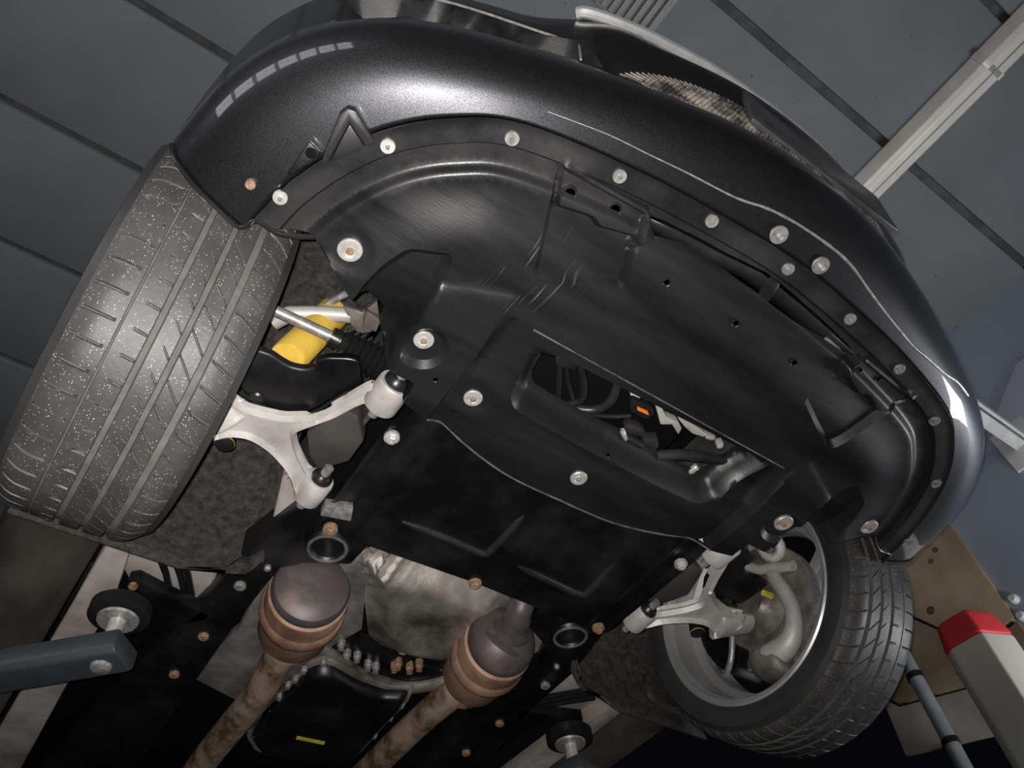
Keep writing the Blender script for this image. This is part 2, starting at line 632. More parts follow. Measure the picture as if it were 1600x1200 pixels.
structure(MB().box((-1.2, -0.5, FLOOR - 0.05), (9.0, 9.0, 0.1)).build('floor', floor_m))
ceiling = structure(MB().box((-1.25, -0.6, CEIL + 0.055), (7.7, 8.8, 0.05)).build('ceiling', joint_m))
y = -1.72 - 0.597 * 5
pm = None
while y < 3.2:
    if pm is None:
        o = MB().box((0, 0.597 / 2, 0.02), (7.7, 0.597 - 0.034, 0.04)).build('ceiling_panel', ceil_m, ceiling, bevel=0.008)
        pm = o
    else:
        o = pm.copy()
        C.objects.link(o)
        o.parent = ceiling
    o.location = (-1.25, y, CEIL - 0.005)
    y += 0.597
wall = structure(MB().box((WALLX + 0.06, -2.6, (FLOOR + CEIL) / 2), (0.12, 4.98, CEIL - FLOOR)).build('wall_right', wall_m))
for p in ((1586, 937), (1598, 964)):
    q = at(*p, x=WALLX)
    MB().lathe([(0, 0.02), (0.02, 0.02), (0.028, 0.014), (0.028, 0.0)], q, (-1, 0, 0), 10).build('wall_plug', white_metal, wall)


# left wall with a row of bright windows, seen only as reflections in the bumper
LX = -4.9
wl = structure(MB().box((LX - .05, -1.0, -1.05), (0.1, 8.0, 1.4)).box((LX - .05, -1.0, 1.52), (0.1, 8.0, 0.95)).box((LX - .05, 1.6, 0.35), (0.1, 2.8, 1.4)).build('wall_left', wall_m))
win = structure(MB().box((LX - .06, -2.0, -0.33), (0.08, 4.5, 0.05)).box((LX - .06, -2.0, 1.03), (0.08, 4.5, 0.05)).box((LX - .06, -2.0, 0.45), (0.06, 4.5, 0.04)).build('window_1', white_metal))
gm = mat('bright_daylit_pane', (0.8, 0.8, 0.8))
gm.node_tree.nodes['Principled BSDF'].inputs['Emission Color'].default_value = (0.97, 0.97, 1.0, 1)
gm.node_tree.nodes['Principled BSDF'].inputs['Emission Strength'].default_value = 3.5
for k in range(7):
    MB().box((LX - .06, -4.02 + 0.64 * k, 0.35), (0.02, 0.52, 1.4)).build('window_pane', gm, win)
    MB().box((LX - .06, -4.34 + 0.64 * k, 0.35), (0.08, 0.10, 1.4)).build('window_frame', white_metal, win)


def wallslab(name, pp, x, th, m_, parent=None, bevel=0.004):
    f = [at(*p, x=x) for p in pp]
    return MB().prism(f, [v + Vector((th, 0, 0)) for v in f]).build(name, m_, parent, bevel=bevel)


board = empty('wooden_board', (WALLX, 0.2, 0.4), 'brown stained board hung at the end of the blue wall behind the right tyre', 'board')
bo = -Vector(board.location)


def on(o, parent):
    """parent while keeping the place in the room"""
    o.parent = parent
    o.location = -Vector(parent.location)
    return o


e1 = at(1480, 800, x=WALLX - 0.03)
E = [Vector((WALLX - 0.03, e1.y, 1.9)), e1, at(1600, 960, x=WALLX - 0.03), at(1545, 1032, x=WALLX - 0.03)]
up = [Vector((WALLX - 0.03, -0.13, 1.9)), Vector((WALLX - 0.03, -0.13, 0.62)), at(1530, 1010, x=WALLX - 0.03), at(1425, 962, x=WALLX - 0.03), Vector((WALLX - 0.03, 0.6, 1.9))]
on(MB().prism(up, [v + Vector((0.03, 0, 0)) for v in up]).build('upper_panel', brown, bevel=0.004), board)
lo = [at(1425, 966, x=WALLX - 0.028), at(1530, 1014, x=WALLX - 0.028), Vector((WALLX - 0.028, -0.13, 0.60)), Vector((WALLX - 0.028, -0.13, 0.42)), at(1500, 1075, x=WALLX - 0.028), at(1405, 1100, x=WALLX - 0.028), at(1375, 1085, x=WALLX - 0.028)]
on(MB().prism(lo, [v + Vector((0.028, 0, 0)) for v in lo]).build('middle_panel', brown, bevel=0.004), board)
lo = [at(1378, 1092, x=WALLX - 0.025), at(1405, 1104, x=WALLX - 0.025), at(1500, 1079, x=WALLX - 0.025), Vector((WALLX - 0.025, -0.13, 0.40)), Vector((WALLX - 0.025, -0.13, 0.2)), at(1545, 1150, x=WALLX - 0.025), at(1415, 1181, x=WALLX - 0.025)]
on(MB().prism(lo, [v + Vector((0.025, 0, 0)) for v in lo]).build('lower_panel', pale_board, bevel=0.004), board)['label'] = 'paler lower strip of the board'

o = wallslab('pale_wall_patch', [(1587, 569), (1555, 648), (1600, 690), (1680, 750), (1680, 500)], WALLX - 0.012, 0.012, wall_light)  # thin slab that makes this area of the right wall paler
tag(o, 'pale blue flat patch on the right wall above the white bracket', 'board')

# ceiling light batten
bat = empty('ceiling_batten', (1.5, -1.0, CEIL), 'long cream light batten under the grey ceiling at the upper right', 'ceiling light')
xl = at(1342, 274, z=CEIL - 0.02).x
xr = at(1600, 87, z=CEIL - 0.09).x
zt = CEIL - 0.004
sec = [(xl, zt), (xl + 0.012, CEIL - 0.075), (xl + 0.035, CEIL - 0.09), (xr - 0.01, CEIL - 0.09), (xr, CEIL - 0.08), (xr, zt)]
on(MB().prism([(a, -3.2, b) for a, b in sec], [(a, 0.9, b) for a, b in sec]).build('housing', lamp_m, bevel=0.004), bat)
on(MB().box(((xl + xr) / 2 + 0.01, -1.5, CEIL - 0.092), (0.004, 3.0, 0.004)).build('diffuser_seam', vent_m), bat)
q = at(1527, 87, z=CEIL - 0.05)
on(MB().box(((xl + xr) / 2, q.y, CEIL - 0.045), (xr - xl + 0.002, 0.03, 0.090)).build('end_collar', lamp_m, bevel=0.003), bat)

# ribbed vent on the ceiling above the bumper
xa, xb = at(938, 0, z=CEIL - 0.03).x, at(1056, 0, z=CEIL - 0.03).x
vent = empty('ceiling_vent', ((xa + xb) / 2, -1.2, CEIL), 'grey ribbed louvre vent on the ceiling just above the bumper top', 'vent')
on(MB().box(((xa + xb) / 2, -1.3, CEIL - 0.015), (xb - xa + 0.02, 0.9, 0.02)).build('frame', vent_m, bevel=0.004), vent)
rp = None
for i in range(7):
    cx = xa + (xb - xa) * (i + 0.5) / 7
    if rp is None:
        rp = MB().box((0, -1.3, CEIL - 0.035), ((xb - xa) / 7 * 0.62, 0.88, 0.03)).build('slat', vent_m, bevel=0.004)
        o = rp
    else:
        o = rp.copy()
        C.objects.link(o)
    on(o, vent)
    o.location.x += cx

# lift column with its red cap
zt = 0.27
B_, C_, D_ = at(1484, 1014, z=zt), at(1532, 986, z=zt), at(1584, 991, z=zt)
col = empty('lift_column', (C_.x + 0.05, C_.y + 0.1, FLOOR), 'cream steel lift column with a red cap at the lower right', 'lift column')
A_ = B_ + Vector((0.03, 0.035, 0))
E_ = D_ + (A_ - C_) * 0.9
ring = [A_, B_, C_, D_, E_]
rb = [Vector((p.x, p.y, FLOOR)) for p in ring]
on(MB().prism(ring, rb).build('post', cream, bevel=0.008), col)
cen = sum(ring, Vector()) / 5
capr = [cen + (p - cen) * 1.035 for p in ring]
r2 = [Vector((cen.x + (p.x - cen.x) * 0.82, cen.y + (p.y - cen.y) * 0.82, zt + 0.10)) for p in capr]
cap = MB().prism(r2, capr)
on(cap.build('cap', red, bevel=0.012, bseg=3), col)['label'] = 'red plastic cap'
on(MB().box((cen.x, cen.y, FLOOR + 0.01), (0.4, 0.4, 0.02)).build('base_plate', arm_m, bevel=0.004), col)

# conduit with its clamps
q0, q1 = at(1422, 1030, x=WALLX - 0.09), at(1500, 1200, x=WALLX - 0.09)
cy = (q0.y + q1.y) / 2
con = empty('wall_conduit', (q0.x, cy, FLOOR), 'vertical grey conduit pipe with black clamps in front of the brown board', 'pipe')
on(MB().tube([(q0.x, cy, FLOOR), (q0.x, cy, 1.3)], 0.03, 16).build('pipe', conduit_m), con)
for p in ((1432, 1056), (1476, 1165)):
    zc = at(*p, x=q0.x).z
    b = MB().lathe([(-0.012, 0.034), (0.012, 0.034)], (q0.x, cy, zc), (0, 0, 1), 16)
    b.box((q0.x + 0.05, cy + 0.03, zc), (0.1, 0.02, 0.02))
    on(b.build('clamp', soft_rubber), con)

# white slotted arm out of the right wall
zb = 1.25
qa, qb = at(1538, 655, z=zb), at(1600, 700, z=zb)
yb = (qa.y + qb.y) / 2
br = empty('wall_bracket', (WALLX, yb, zb), 'white steel bracket arm sticking out of the right wall beside the bumper', 'bracket')
on(MB().box(((1.35 + WALLX) / 2, yb, zb), (WALLX - 1.35, 0.055, 0.04)).build('arm', white_metal, bevel=0.006), br)
on(MB().box((WALLX - 0.008, yb, zb), (0.016, 0.16, 0.22)).build('wall_plate', white_metal, bevel=0.003), br)
on(MB().box(((1.5 + WALLX) / 2, yb - 0.05, zb - 0.03), (WALLX - 1.5, 0.012, 0.05)).build('hook_rail', white_metal, bevel=0.003), br)


# lift arms with their pads
def lift_arm(label, padc, end, zp):
    t = empty('lift_arm', (padc.x, padc.y, zp - 0.13), label, 'lift arm')
    on(MB().lathe([(0, 0.0), (0, 0.058), (-0.006, 0.065), (-0.03, 0.065), (-0.036, 0.056), (-0.036, 0)], (padc.x, padc.y, zp), (0, 0, 1), 36).build('rubber_pad', soft_rubber), t)
    on(MB().lathe([(-0.0365, 0.044), (-0.042, 0.042), (-0.042, 0)], (padc.x, padc.y, zp), (0, 0, 1), 28).build('pad_plate', steel_dull), t)
    on(MB().lathe([(-0.04, 0.017), (-0.155, 0.017)], (padc.x, padc.y, zp), (0, 0, 1), 18).build('screw_pin', steel), t)
    e = Vector((end.x, end.y, zp - 0.125))
    s = Vector((padc.x, padc.y, zp - 0.125))
    d = (e - s).normalized()
    n = Vector((-d.y, d.x, 0))
    s2 = s - d * 0.045
    top = []
    sec = [(-0.045, -0.012), (-0.034, -0.026), (0.034, -0.026), (0.045, -0.012), (0.045, 0.028), (-0.045, 0.028)]
    on(MB().prism([s2 + n * a + Vector((0, 0, b)) for a, b in sec], [e + n * a + Vector((0, 0, b)) for a, b in sec]).build('beam', arm_m, bevel=0.006), t)
    s3 = s + d * 0.14
    sec = [(-0.055, -0.036), (0.055, -0.036), (0.055, 0.036), (-0.055, 0.036)]
    on(MB().prism([s3 + d * 0.16 + n * a + Vector((0, 0, b)) for a, b in sec], [e + n * a + Vector((0, 0, b)) for a, b in sec]).build('sleeve', arm_m, bevel=0.008), t)
    on(MB().lathe([(-0.162, 0.0), (-0.162, 0.014), (-0.158, 0.020), (-0.150, 0.022)], (padc.x, padc.y, zp), (0, 0, 1), 18).build('pin_nut', steel_dull), t)
    return t


pl = at(190, 952, z=-0.01)
lift_arm('grey lift arm under the left sill behind the large tyre', pl, at(-120, 1062, z=-0.125) + (at(-120, 1062, z=-0.125) - at(190, 1004, z=-0.125)) * 2.0, 0.0)
pr = at(888, 1142, z=0.0)
lift_arm('grey lift arm under the right sill beside the small lit rim', pr, Vector((1.75, 0.9, 0)), 0.0)
#@@CAR

# ================================================================ CAR
car = empty('car', (0, 0, 0), 'dark charcoal car raised on the lift with its nose and underbody overhead', 'car')

# ---- front bumper: plan of the tray flange edge (F) and of the outermost skin (O), left half mirrored
Fp = [(0, -.869), (-.142, -.862), (-.335, -.842), (-.531, -.803), (-.630, -.748), (-.702, -.679), (-.752, -.597), (-.785, -.51), (-.800, -.422)]
Op = [(0, -.990), (-.160, -.980), (-.345, -.941), (-.530, -.886), (-.680, -.832), (-.780, -.776), (-.862, -.695), (-.918, -.59), (-.950, -.452)]
NS = 8


def plan(P):
    q = [Vector((x, y, 0)) for x, y in P]
    q = [Vector((-q[1].x, q[1].y, 0))] + q
    s = spline(q, NS)[NS:]
    return s


Fl, Ol = plan(Fp), plan(Op)
NSTA = len(Fl)
Nl = []
for i in range(NSTA):
    a, b = Ol[max(i - 1, 0)], Ol[min(i + 1, NSTA - 1)]
    d = (b - a).normalized()
    Nl.append(Vector((-d.y, d.x, 0)) if True else None)
# inward normals (towards the car)
for i in range(NSTA):
    if Nl[i].y < 0 or (abs(Nl[i].y) < 0.2 and Nl[i].x < 0):
        Nl[i] = -Nl[i]
Nl[0] = Vector((0, 1, 0))
ROWS = [(0.0, 0.004, 0), (0.06, 0.0052, 0), (0.2, 0.0085, 0), (0.35, 0.0125, 0), (0.5, 0.0185, 0), (0.65, 0.028, 0), (0.8, 0.042, 0), (0.9, 0.058, 0), (0.96, 0.074, 0), (0.99, 0.09, 0), (1.0, 0.105, 0)]
z = 0.115
while z < 0.50:
    ROWS.append((1.0, z, max(0, (z - 0.34)) * 0.25))
    z += 0.0125
for z, inn in ((0.54, 0.07), (0.58, 0.10), (0.62, 0.15), (0.65, 0.22), (0.67, 0.32)):
    ROWS.append((1.0, z, inn))


def step(a, b, x):
    t = min(1, max(0, (x - a) / (b - a)))
    return t * t * (3 - 2 * t)


def push(x, s, z):
    """depth of the recesses in the nose: fog recess at the sides, slot in the middle, grille above"""
    ax = abs(x)
    d = 0.0
    lo = 0.135
    hi = 0.235 + 0.05 * step(0.5, 0.8, ax)
    k = step(0.44, 0.475, ax) * (1 - step(0.80, 0.825, ax))
    k *= step(lo - 0.006, lo + 0.006, z) * (1 - step(hi - 0.006, hi + 0.006, z))
    d = max(d, 0.035 * k)
    k = (1 - step(0.40, 0.425, ax)) * step(0.124, 0.136, z) * (1 - step(0.195, 0.207, z))
    d = max(d, 0.07 * k)
    k = (1 - step(0.30, 0.33, ax)) * step(0.30, 0.312, z) * (1 - step(0.47, 0.48, z))
    d = max(d, 0.06 * k)
    # the nose swells forward towards the grille
    d -= 0.034 * (1 - step(0.38, 0.56, ax)) * step(0.19, 0.31, z)
    return d


def skin(i, r):
    t, z, inn = ROWS[r]
    F, O, n = Fl[i], Ol[i], Nl[i]
    p = F.lerp(O, t)
    if i > 52:      # towards the wheel arch the belly turns up into the side panel
        pass
    p = p + n * (inn + push(O.x, i, z))
    return Vector((p.x, p.y, z))


b = MB()
nr = len(ROWS)
full = [(-1, i) for i in range(NSTA - 1, 0, -1)] + [(1, 0)] + [(2, i) for i in range(1, NSTA)]
for k, i in full:
    for r in range(nr):
        p = skin(i, r)
        if k == 2:
            p.x = -p.x
        b.v.append(tuple(p))
nf = len(full)
for c in range(nf - 1):
    for r in range(nr - 1):
        b.f.append((c * nr + r, c * nr + r + 1, (c + 1) * nr + r + 1, (c + 1) * nr + r))
        k_, i_ = full[c]
        rec = 0.14 < ROWS[r][1] < 0.28 and 0.45 < abs(Ol[i_].x) < 0.83
        b.mi.append(0 if ROWS[r][1] < 0.128 else 2 if rec else 1)
bumper = b.build('front_bumper', [paint, gloss, plastic], car, angle=50, solid=-0.004, weld=False)


def skin_at(x, t):
    """point of the bumper belly at plan fraction t"""
    i = min(range(NSTA), key=lambda k: abs(Fl[k].lerp(Ol[k], t).x + abs(x)))
    r = 0
    while ROWS[r + 1][0] < t:
        r += 1
    w = (t - ROWS[r][0]) / (ROWS[r + 1][0] - ROWS[r][0])
    p = skin(i, r).lerp(skin(i, r + 1), w)
    if x > 0:
        p.x = -p.x
    return p


# pale scuffed edge along the belly
sc = [(-.52, .30), (-.42, .30), (-.34, .27), (-.26, .27), (-.18, .28), (-.10, .36), (-.03, .40), (.05, .42), (.11, .40), (.17, .33), (.25, .27), (.33, .24), (.40, .30), (.46, .42), (.52, .56), (.57, .66)]
pts = spline([skin_at(x, t) for x, t in sc], 4)
rr = [0.0008 + 0.0022 * step(0, 0.5, k / len(pts)) * (0.75 + 0.5 * random.random()) for k in range(len(pts))]
MB().tube(pts, rr, 6).build('scuffed_edge', steel_dull, bumper)['label'] = 'pale scuffed paint edge'
# bright trim line round the outer recesses
for sg in (-1, 1):
    tl = []
    for i in range(NSTA):
        if 0.46 < abs(Ol[i].x) < 0.82:
            zz = 0.243 + 0.05 * step(0.5, 0.8, abs(Ol[i].x))
            tl.append(Vector((Ol[i].x * -sg, Ol[i].y, zz)) - Vector((Nl[i].x * -sg, Nl[i].y, 0)) * 0.001)
    tl = [tl[0] + Vector((0, .01, -.06))] + tl
    MB().tube(tl, 0.0022, 6).build('recess_trim', steel_dull, bumper)
# silver mesh inside the centre slot
gs, gw = MB(), MB()
st = [i for i in range(NSTA) if abs(Ol[i].x) < 0.40]
mp = [(Ol[i], Nl[i]) for i in st]
mp = [(Vector((-p.x, p.y, 0)), Vector((-n.x, n.y, 0))) for p, n in mp[:0:-1]] + mp
mp = sorted(mp, key=lambda q: q[0].x)


def mesh_pt(u, v):
    f = u * (len(mp) - 1)
    i = min(int(f), len(mp) - 2)
    p = mp[i][0].lerp(mp[i + 1][0], f - i)
    n = mp[i][1].lerp(mp[i + 1][1], f - i)
    q = p + n * (0.004 - 0.018 * v * (1 - abs(2 * u - 1) ** 6) + 0.012 * abs(2 * u - 1) ** 8)
    return Vector((q.x, q.y, 0.122 + 0.088 * v))


for k in range(61):
    gs.v += [tuple(mesh_pt(k / 60, 0) + Vector((0, .003, 0))), tuple(mesh_pt(k / 60, 1) + Vector((0, .003, 0)))]
for k in range(60):
    gs.f.append((2 * k, 2 * k + 1, 2 * k + 3, 2 * k + 2))
    gs.mi.append(0)
gsheet = gs.build('grille_insert', mesh_m, bumper, solid=0.001)
for k in range(-6, 96):
    for sg in (-1, 1):
        a = [(k + (0 if sg > 0 else 6)) / 90.0, 0.0]
        c = [(k + (6 if sg > 0 else 0)) / 90.0, 1.0]
        if min(a[0], c[0]) < 0 or max(a[0], c[0]) > 1:
            continue
        gw.tube([mesh_pt(a[0], 0), mesh_pt((a[0] + c[0]) / 2, .5), mesh_pt(c[0], 1)], 0.0016, 4)
o = gw.build('grille_mesh', mesh_m, gsheet, weld=False)
o['kind'] = 'stuff'
g = MB()
for k in range(22):
    x = -0.30 + 0.60 * k / 21
    g.box((x, -0.935 + 0.05 * (x / 0.3) ** 2, 0.39), (0.008, 0.02, 0.17))
o = g.build('grille_bars', gloss, bumper)
# chrome surround of the upper grille
ch = spline([(-0.47, -0.935, 0.345), (-0.45, -0.950, 0.34), (-0.36, -0.976, 0.335), (-0.22, -1.000, 0.335), (-0.1, -1.010, 0.335), (0, -1.013, 0.335), (0.1, -1.010, 0.335), (0.22, -0.992, 0.335), (0.34, -0.955, 0.335), (0.40, -0.925, 0.34)], 6)
MB().tube(ch, 0.011, 10).build('grille_chrome', chrome, car)['label'] = 'chrome strip below the grille'
# number plate: blank, seen edge-on from below
pl4 = [Vector((-.165, -.994, .150)), Vector((.215, -1.000, .132)), Vector((.215, -1.016, .25)), Vector((-.150, -1.014, .285))]
npl = MB().prism(pl4, [v + Vector((0, 0.012, 0.002)) for v in pl4]).build('number_plate', plate_m, car, bevel=0.003)
npl['label'] = 'dark number plate seen edge-on from below'
MB().box((0.02, -0.985, 0.20), (0.3, 0.03, 0.05)).build('plate_holder', plastic, npl, bevel=0.004)

# body above: fenders, bonnet
for sgn, mr in ((-1, False), (1, True)):
    b = MB()
    n = 20
    outer = []
    for k in range(n + 1):
        a = PI * (1.0 - k / n)
        outer.append((-.065 - 0.405 * math.cos(a) * -1 if False else -.065 + 0.405 * math.cos(a), 0.10 + 0.40 * math.sin(a)))
    lowr = outer                       # arch, front to rear
    topz = [(-0.47 + 1.1 * k / n, 0.66) for k in range(n + 1)]
    for k in range(n + 1):
        (y1, z1), (y2, z2) = lowr[k], topz[k]
        for j in range(7):
            t = j / 6
            yy, zz = y1 + (y2 - y1) * t, z1 + (z2 - z1) * t
            xx = -(0.935 + 0.04 * step(-0.5, -0.1, yy) - 0.12 * step(0.45, 0.66, zz))
            b.v.append((xx, yy, zz))
    for k in range(n):
        for j in range(6):
            b.f.append((k * 7 + j, k * 7 + j + 1, (k + 1) * 7 + j + 1, (k + 1) * 7 + j))
            b.mi.append(0)
    o = b.build('front_fender', gloss, car, solid=0.006, mirror=mr)
b = MB()
for yy in (-0.86, -0.6, -0.2, 0.4, 1.0):
    for xx in (-0.86, -0.5, 0, 0.5, 0.86):
        b.v.append((xx * (0.72 if yy < -0.8 else 0.93 if yy < -0.5 else 1), yy + (0.1 * abs(xx) ** 2 if yy < -0.5 else 0), 0.67 + 0.04 * (1 - xx * xx) + 0.03 * (yy + .86)))
for r in range(4):
    for c in range(4):
        b.f.append((r * 5 + c, r * 5 + c + 1, r * 5 + c + 6, r * 5 + c + 5))
        b.mi.append(0)
b.build('bonnet', gloss, car, solid=0.01)

# ---- undertray
tray_left = [tuple(p)[:2] for p in Fl]                     # centre to the arch end
tray_left = [(x * 0.998, y + 0.001) for x, y in tray_left]
edge_px = [(397, 343), (440, 362), (490, 369), (520, 415), (545, 452), (560, 464), (572, 466), (590, 482), (600, 497), (596, 510), (590, 520), (592, 540), (602, 560), (625, 572), (648, 584), (640, 600), (630, 614), (655, 632), (668, 640)]
edge_l = xy(*edge_px)
rear_c = xy((690, 660), (720, 688), (760, 720), (800, 746), (850, 770), (900, 790), (930, 800), (1010, 828), (1060, 842), (1092, 850))
rear_l = [p for p in rear_c if p[0] < -0.02]
rear_l = rear_l + [(0, -.197)]
half = tray_left + edge_l + rear_l
outline = half[:-1] + [(0, -.197)] + [(-x, y) for x, y in half[::-1]][1:-1]
# order: centre front -> left -> rear centre -> right back to the front
E_open = rounded(xy((866, 549), (832, 598), (835, 612), (874, 635), (929, 665), (965, 681), (1020, 712), (1072, 741), (1091, 748), (1110, 746), (1136, 731), (1172, 706), z=0.02), 0.012)
E_out = rounded(xy((836, 545), (796, 618), (802, 640), (880, 684), (960, 726), (1040, 766), (1088, 788), (1120, 786), (1140, 768), (1215, 727)), 0.02)
D_slot = xy((1017, 341), (1045, 352), (1075, 367), (1105, 382), (1135, 399), (1170, 416), (1201, 431), (1219, 445), (1243, 464), (1264, 483), (1285, 501), (1303, 518), (1320, 535), (1336, 551), (1325, 557), (1305, 544), (1285, 530), (1262, 516), (1240, 502), (1201, 473), (1180, 456), (1156, 440), (1128, 420), (1100, 402), (1065, 383), (1023, 369))
D_slot2 = [D_slot]
A_sc = rounded(xy((560, 458), (576, 436), (603, 408), (640, 384), (704, 392), (690, 424), (655, 482), (625, 530), (606, 558), (588, 548), (588, 510), (592, 490)), 0.012)
A_sc2 = rounded(xy((530, 500), (560, 458), (576, 436), (603, 408), (640, 384), (704, 392), (690, 424), (655, 482), (625, 530), (606, 558), (560, 560)), 0.012)
B_pad = rounded(xy((686, 437), (808, 457), (778, 506), (745, 550), (700, 604), (668, 650), (640, 690), (560, 640), (606, 566), (632, 524), (660, 480)), 0.008)
C_box = rounded(xy((879, 262), (940, 295), (1013, 336), (990, 385), (968, 440), (905, 432), (834, 420), (858, 335)), 0.01)
C_shelf = rounded(xy((882, 258), (940, 290), (1016, 332), (996, 372), (935, 355), (925, 340), (868, 322)), 0.008)
ridge = rounded(xy((1012, 336), (1018, 342), (1024, 368), (984, 386)), 0.003)
foil = [0.036, 0.072]
outl = np.array(outline)
front_line = [(x, y) for x, y in tray_left] + []
fl_full = [(-x, y) for x, y in tray_left[::-1]][:-1] + tray_left


def front_dist(P):
    """distance from the front rim of the tray"""
    d = np.full(len(P), 1e9)
    F = np.array(fl_full)
    for i in range(len(F) - 1):
        a, c = F[i], F[i + 1]
        ab = c - a
        t = np.clip(((P - a) @ ab) / (ab @ ab), 0, 1)
        q = a + t[:, None] * ab
        d = np.minimum(d, np.hypot(P[:, 0] - q[:, 0], P[:, 1] - q[:, 1]))
    return d


bolt_big = [at(*p, z=0) for p in ((547, 390), (662, 530), (739, 621))]


def tray_h(X, Y):
    P = np.stack([X, Y], 1)
    AX = -np.abs(X)
    PL = np.stack([AX, Y], 1)
    h = np.zeros(len(X))
    fd = front_dist(P)
    h += 0.012 * smooth((fd - 0.036) / 0.006)
    h -= 0.013 * smooth((fd - 0.070) / 0.018)
    h -= 0.003 * (1 - smooth((fd - 0.003) / 0.004))
    # shallow crown of the pan
    h -= 0.020 * smooth((fd - 0.092) / 0.11)
    h += 0.020 * smooth((fd - 0.19) / 0.2)
    d = sdist(C_box, PL)
    h += 0.016 * smooth(d / 0.010 + 0.5)
    d = sdist(C_shelf, PL)
    h -= 0.018 * smooth(d / 0.010 + 0.5)
    d = sdist(A_sc2, PL)
    # scoop rises towards the rear and outer end
    ramp = np.clip((Y + 0.50) / 0.16, 0, 1)
    h += (0.02 + 0.05 * ramp) * smooth(d / 0.016 + 0.4)
    d = sdist(B_pad, PL)
    fr = np.clip((Y + 0.52) / 0.10, 0, 1)
    h -= (0.022 * fr + 0.006) * smooth(d / 0.014 + 0.5)
    for i, q in enumerate(bolt_big):
        rr = np.hypot(AX - q.x, Y - q.y)
        if i == 1:
            h += 0.012 * (1 - smooth((rr - 0.032) / 0.012))
        else:
            h += 0.004 * (1 - smooth((rr - 0.030) / 0.010))
    d = sdist(ridge, PL)
    h -= 0.022 * smooth(d / 0.012 + 0.35)
    # opening: the rear flange ramps up into the hole, the front lip hangs lower
    d = sdist(E_out, P)
    h += 0.045 * smooth(d / 0.038)
    lipd = (Y - (-.517))
    inx = smooth((0.36 - np.abs(X)) / 0.02)
    h += 0.014 * smooth((lipd + 0.002) / 0.007) * inx * (1 - smooth((Y + 0.45) / 0.1))
    # broad wedge ducts at the rear corners
    return h


tray_g = []
for d_ in (.003, .007, .036, .042, .070, .0736, .0772, .0808, .0844, .088):
    q_ = []
    for i, (tx, ty) in enumerate(tray_left):
        a = tray_left[i - 1] if i else (-tray_left[1][0], tray_left[1][1])
        c = tray_left[min(i + 1, len(tray_left) - 1)]
        dx, dy = c[0] - a[0], c[1] - a[1]
        l_ = math.hypot(dx, dy)
        q_.append(Vector((tx - dy / l_ * d_ * (1 if dx < 0 else 1) * -1, ty + dx / l_ * d_ * -1, 0)))
    q_ = resample([(v.x, v.y) for v in q_], 0.006, False)
    tray_g += [q_, [(-x, y) for x, y in q_]]
for P_, dd in ((A_sc2, (-.006, .0, .0096)), (B_pad, (-.007, 0, .007)), (C_box, (-.005, .005)), (C_shelf, (-.005, .005)), (ridge, (-.004, .008))):
    for d_ in dd:
        q_ = ring_pts(P_, d_)
        tray_g += [q_, q_ * np.array([-1, 1])]
for q in bolt_big:
    for r_ in (.030, .032, .038, .044):
        c_ = [(q.x + r_ * math.cos(a * PI / 16), q.y + r_ * math.sin(a * PI / 16)) for a in range(33)]
        if (r_ == .030) == (q is not bolt_big[1]) or q is bolt_big[1] and r_ > .03:
            tray_g += [c_, [(-x, y) for x, y in c_]]
tray_g += [ring_pts(E_out, d_) for d_ in (0.001, .01, .02, .038)]
for dy_ in (-.002, .0015, .005):
    tray_g.append([(x, -.517 + dy_) for x in np.arange(-.37, .37, .006)])
tray = sheet('undertray', outline, [E_open] + D_slot2, tray_h, [plastic, flange_plastic], car, res=0.0078,
             gpts=tray_g, thick=0.003,
             matfn=lambda c: (front_dist(c) < 0.072).astype(int), angle=38)
tray['label'] = 'black moulded plastic undertray with scratches'


def washer_bolt(name, p, r, parent, mw, mh, dish=False, axis=(0, 0, -1)):
    b = MB()
    b.lathe([(-0.004, r * 0.98), (0.0015, r), (0.003, r * 0.93), (0.003, r * 0.55), (0.0022, r * 0.5)] + [(0.0022, 0)], p, axis, 28, 0)
    b.lathe([(0.0022, r * 0.30), (0.007, r * 0.29), (0.009, r * 0.2), (0.009, r * 0.10), (0.005, r * 0.09), (0.005, 0)], p, axis, 14, 1)
    return b.build(name, [mw, mh], parent, angle=40)


def hz(x, y):
    return float(tray_h(np.array([x]), np.array([y]))[0])


lip = [(438, 308), (606, 228), (800, 216), (968, 275), (1112, 345), (1231, 420), (1328, 498), (1405, 576), (1460, 657), (1462, 755), (1418, 845)]
for p in lip:
    q = at(*p, z=0)
    washer_bolt('bolt', Vector((q.x, q.y, hz(q.x, q.y) - 0.001)), 0.0115, tray, steel if p[0] < 700 else steel_dull, steel_dull)
for p in ((547, 390), (662, 530), (739, 621), (904, 746), (1224, 816), (1357, 822)):
    q = at(*p, z=0)
    zz = hz(q.x, q.y)
    q = at(*p, z=zz)
    washer_bolt('washer_bolt', Vector((q.x, q.y, zz - 0.002)), 0.0205 if p[0] < 650 or p[0] > 1300 else 0.018 if p[0] < 1000 else 0.0215, tray, steel, rust_bolt if p[0] not in (904,) else steel_dull)
for p in ((1219, 370), (1284, 418)):
    q = at(*p, z=0)
    s_ = skin_at(q.x, 0.17)
    washer_bolt('washer_bolt', Vector((q.x, q.y, s_.z - 0.001)), 0.0165, bumper, steel_dull, steel)
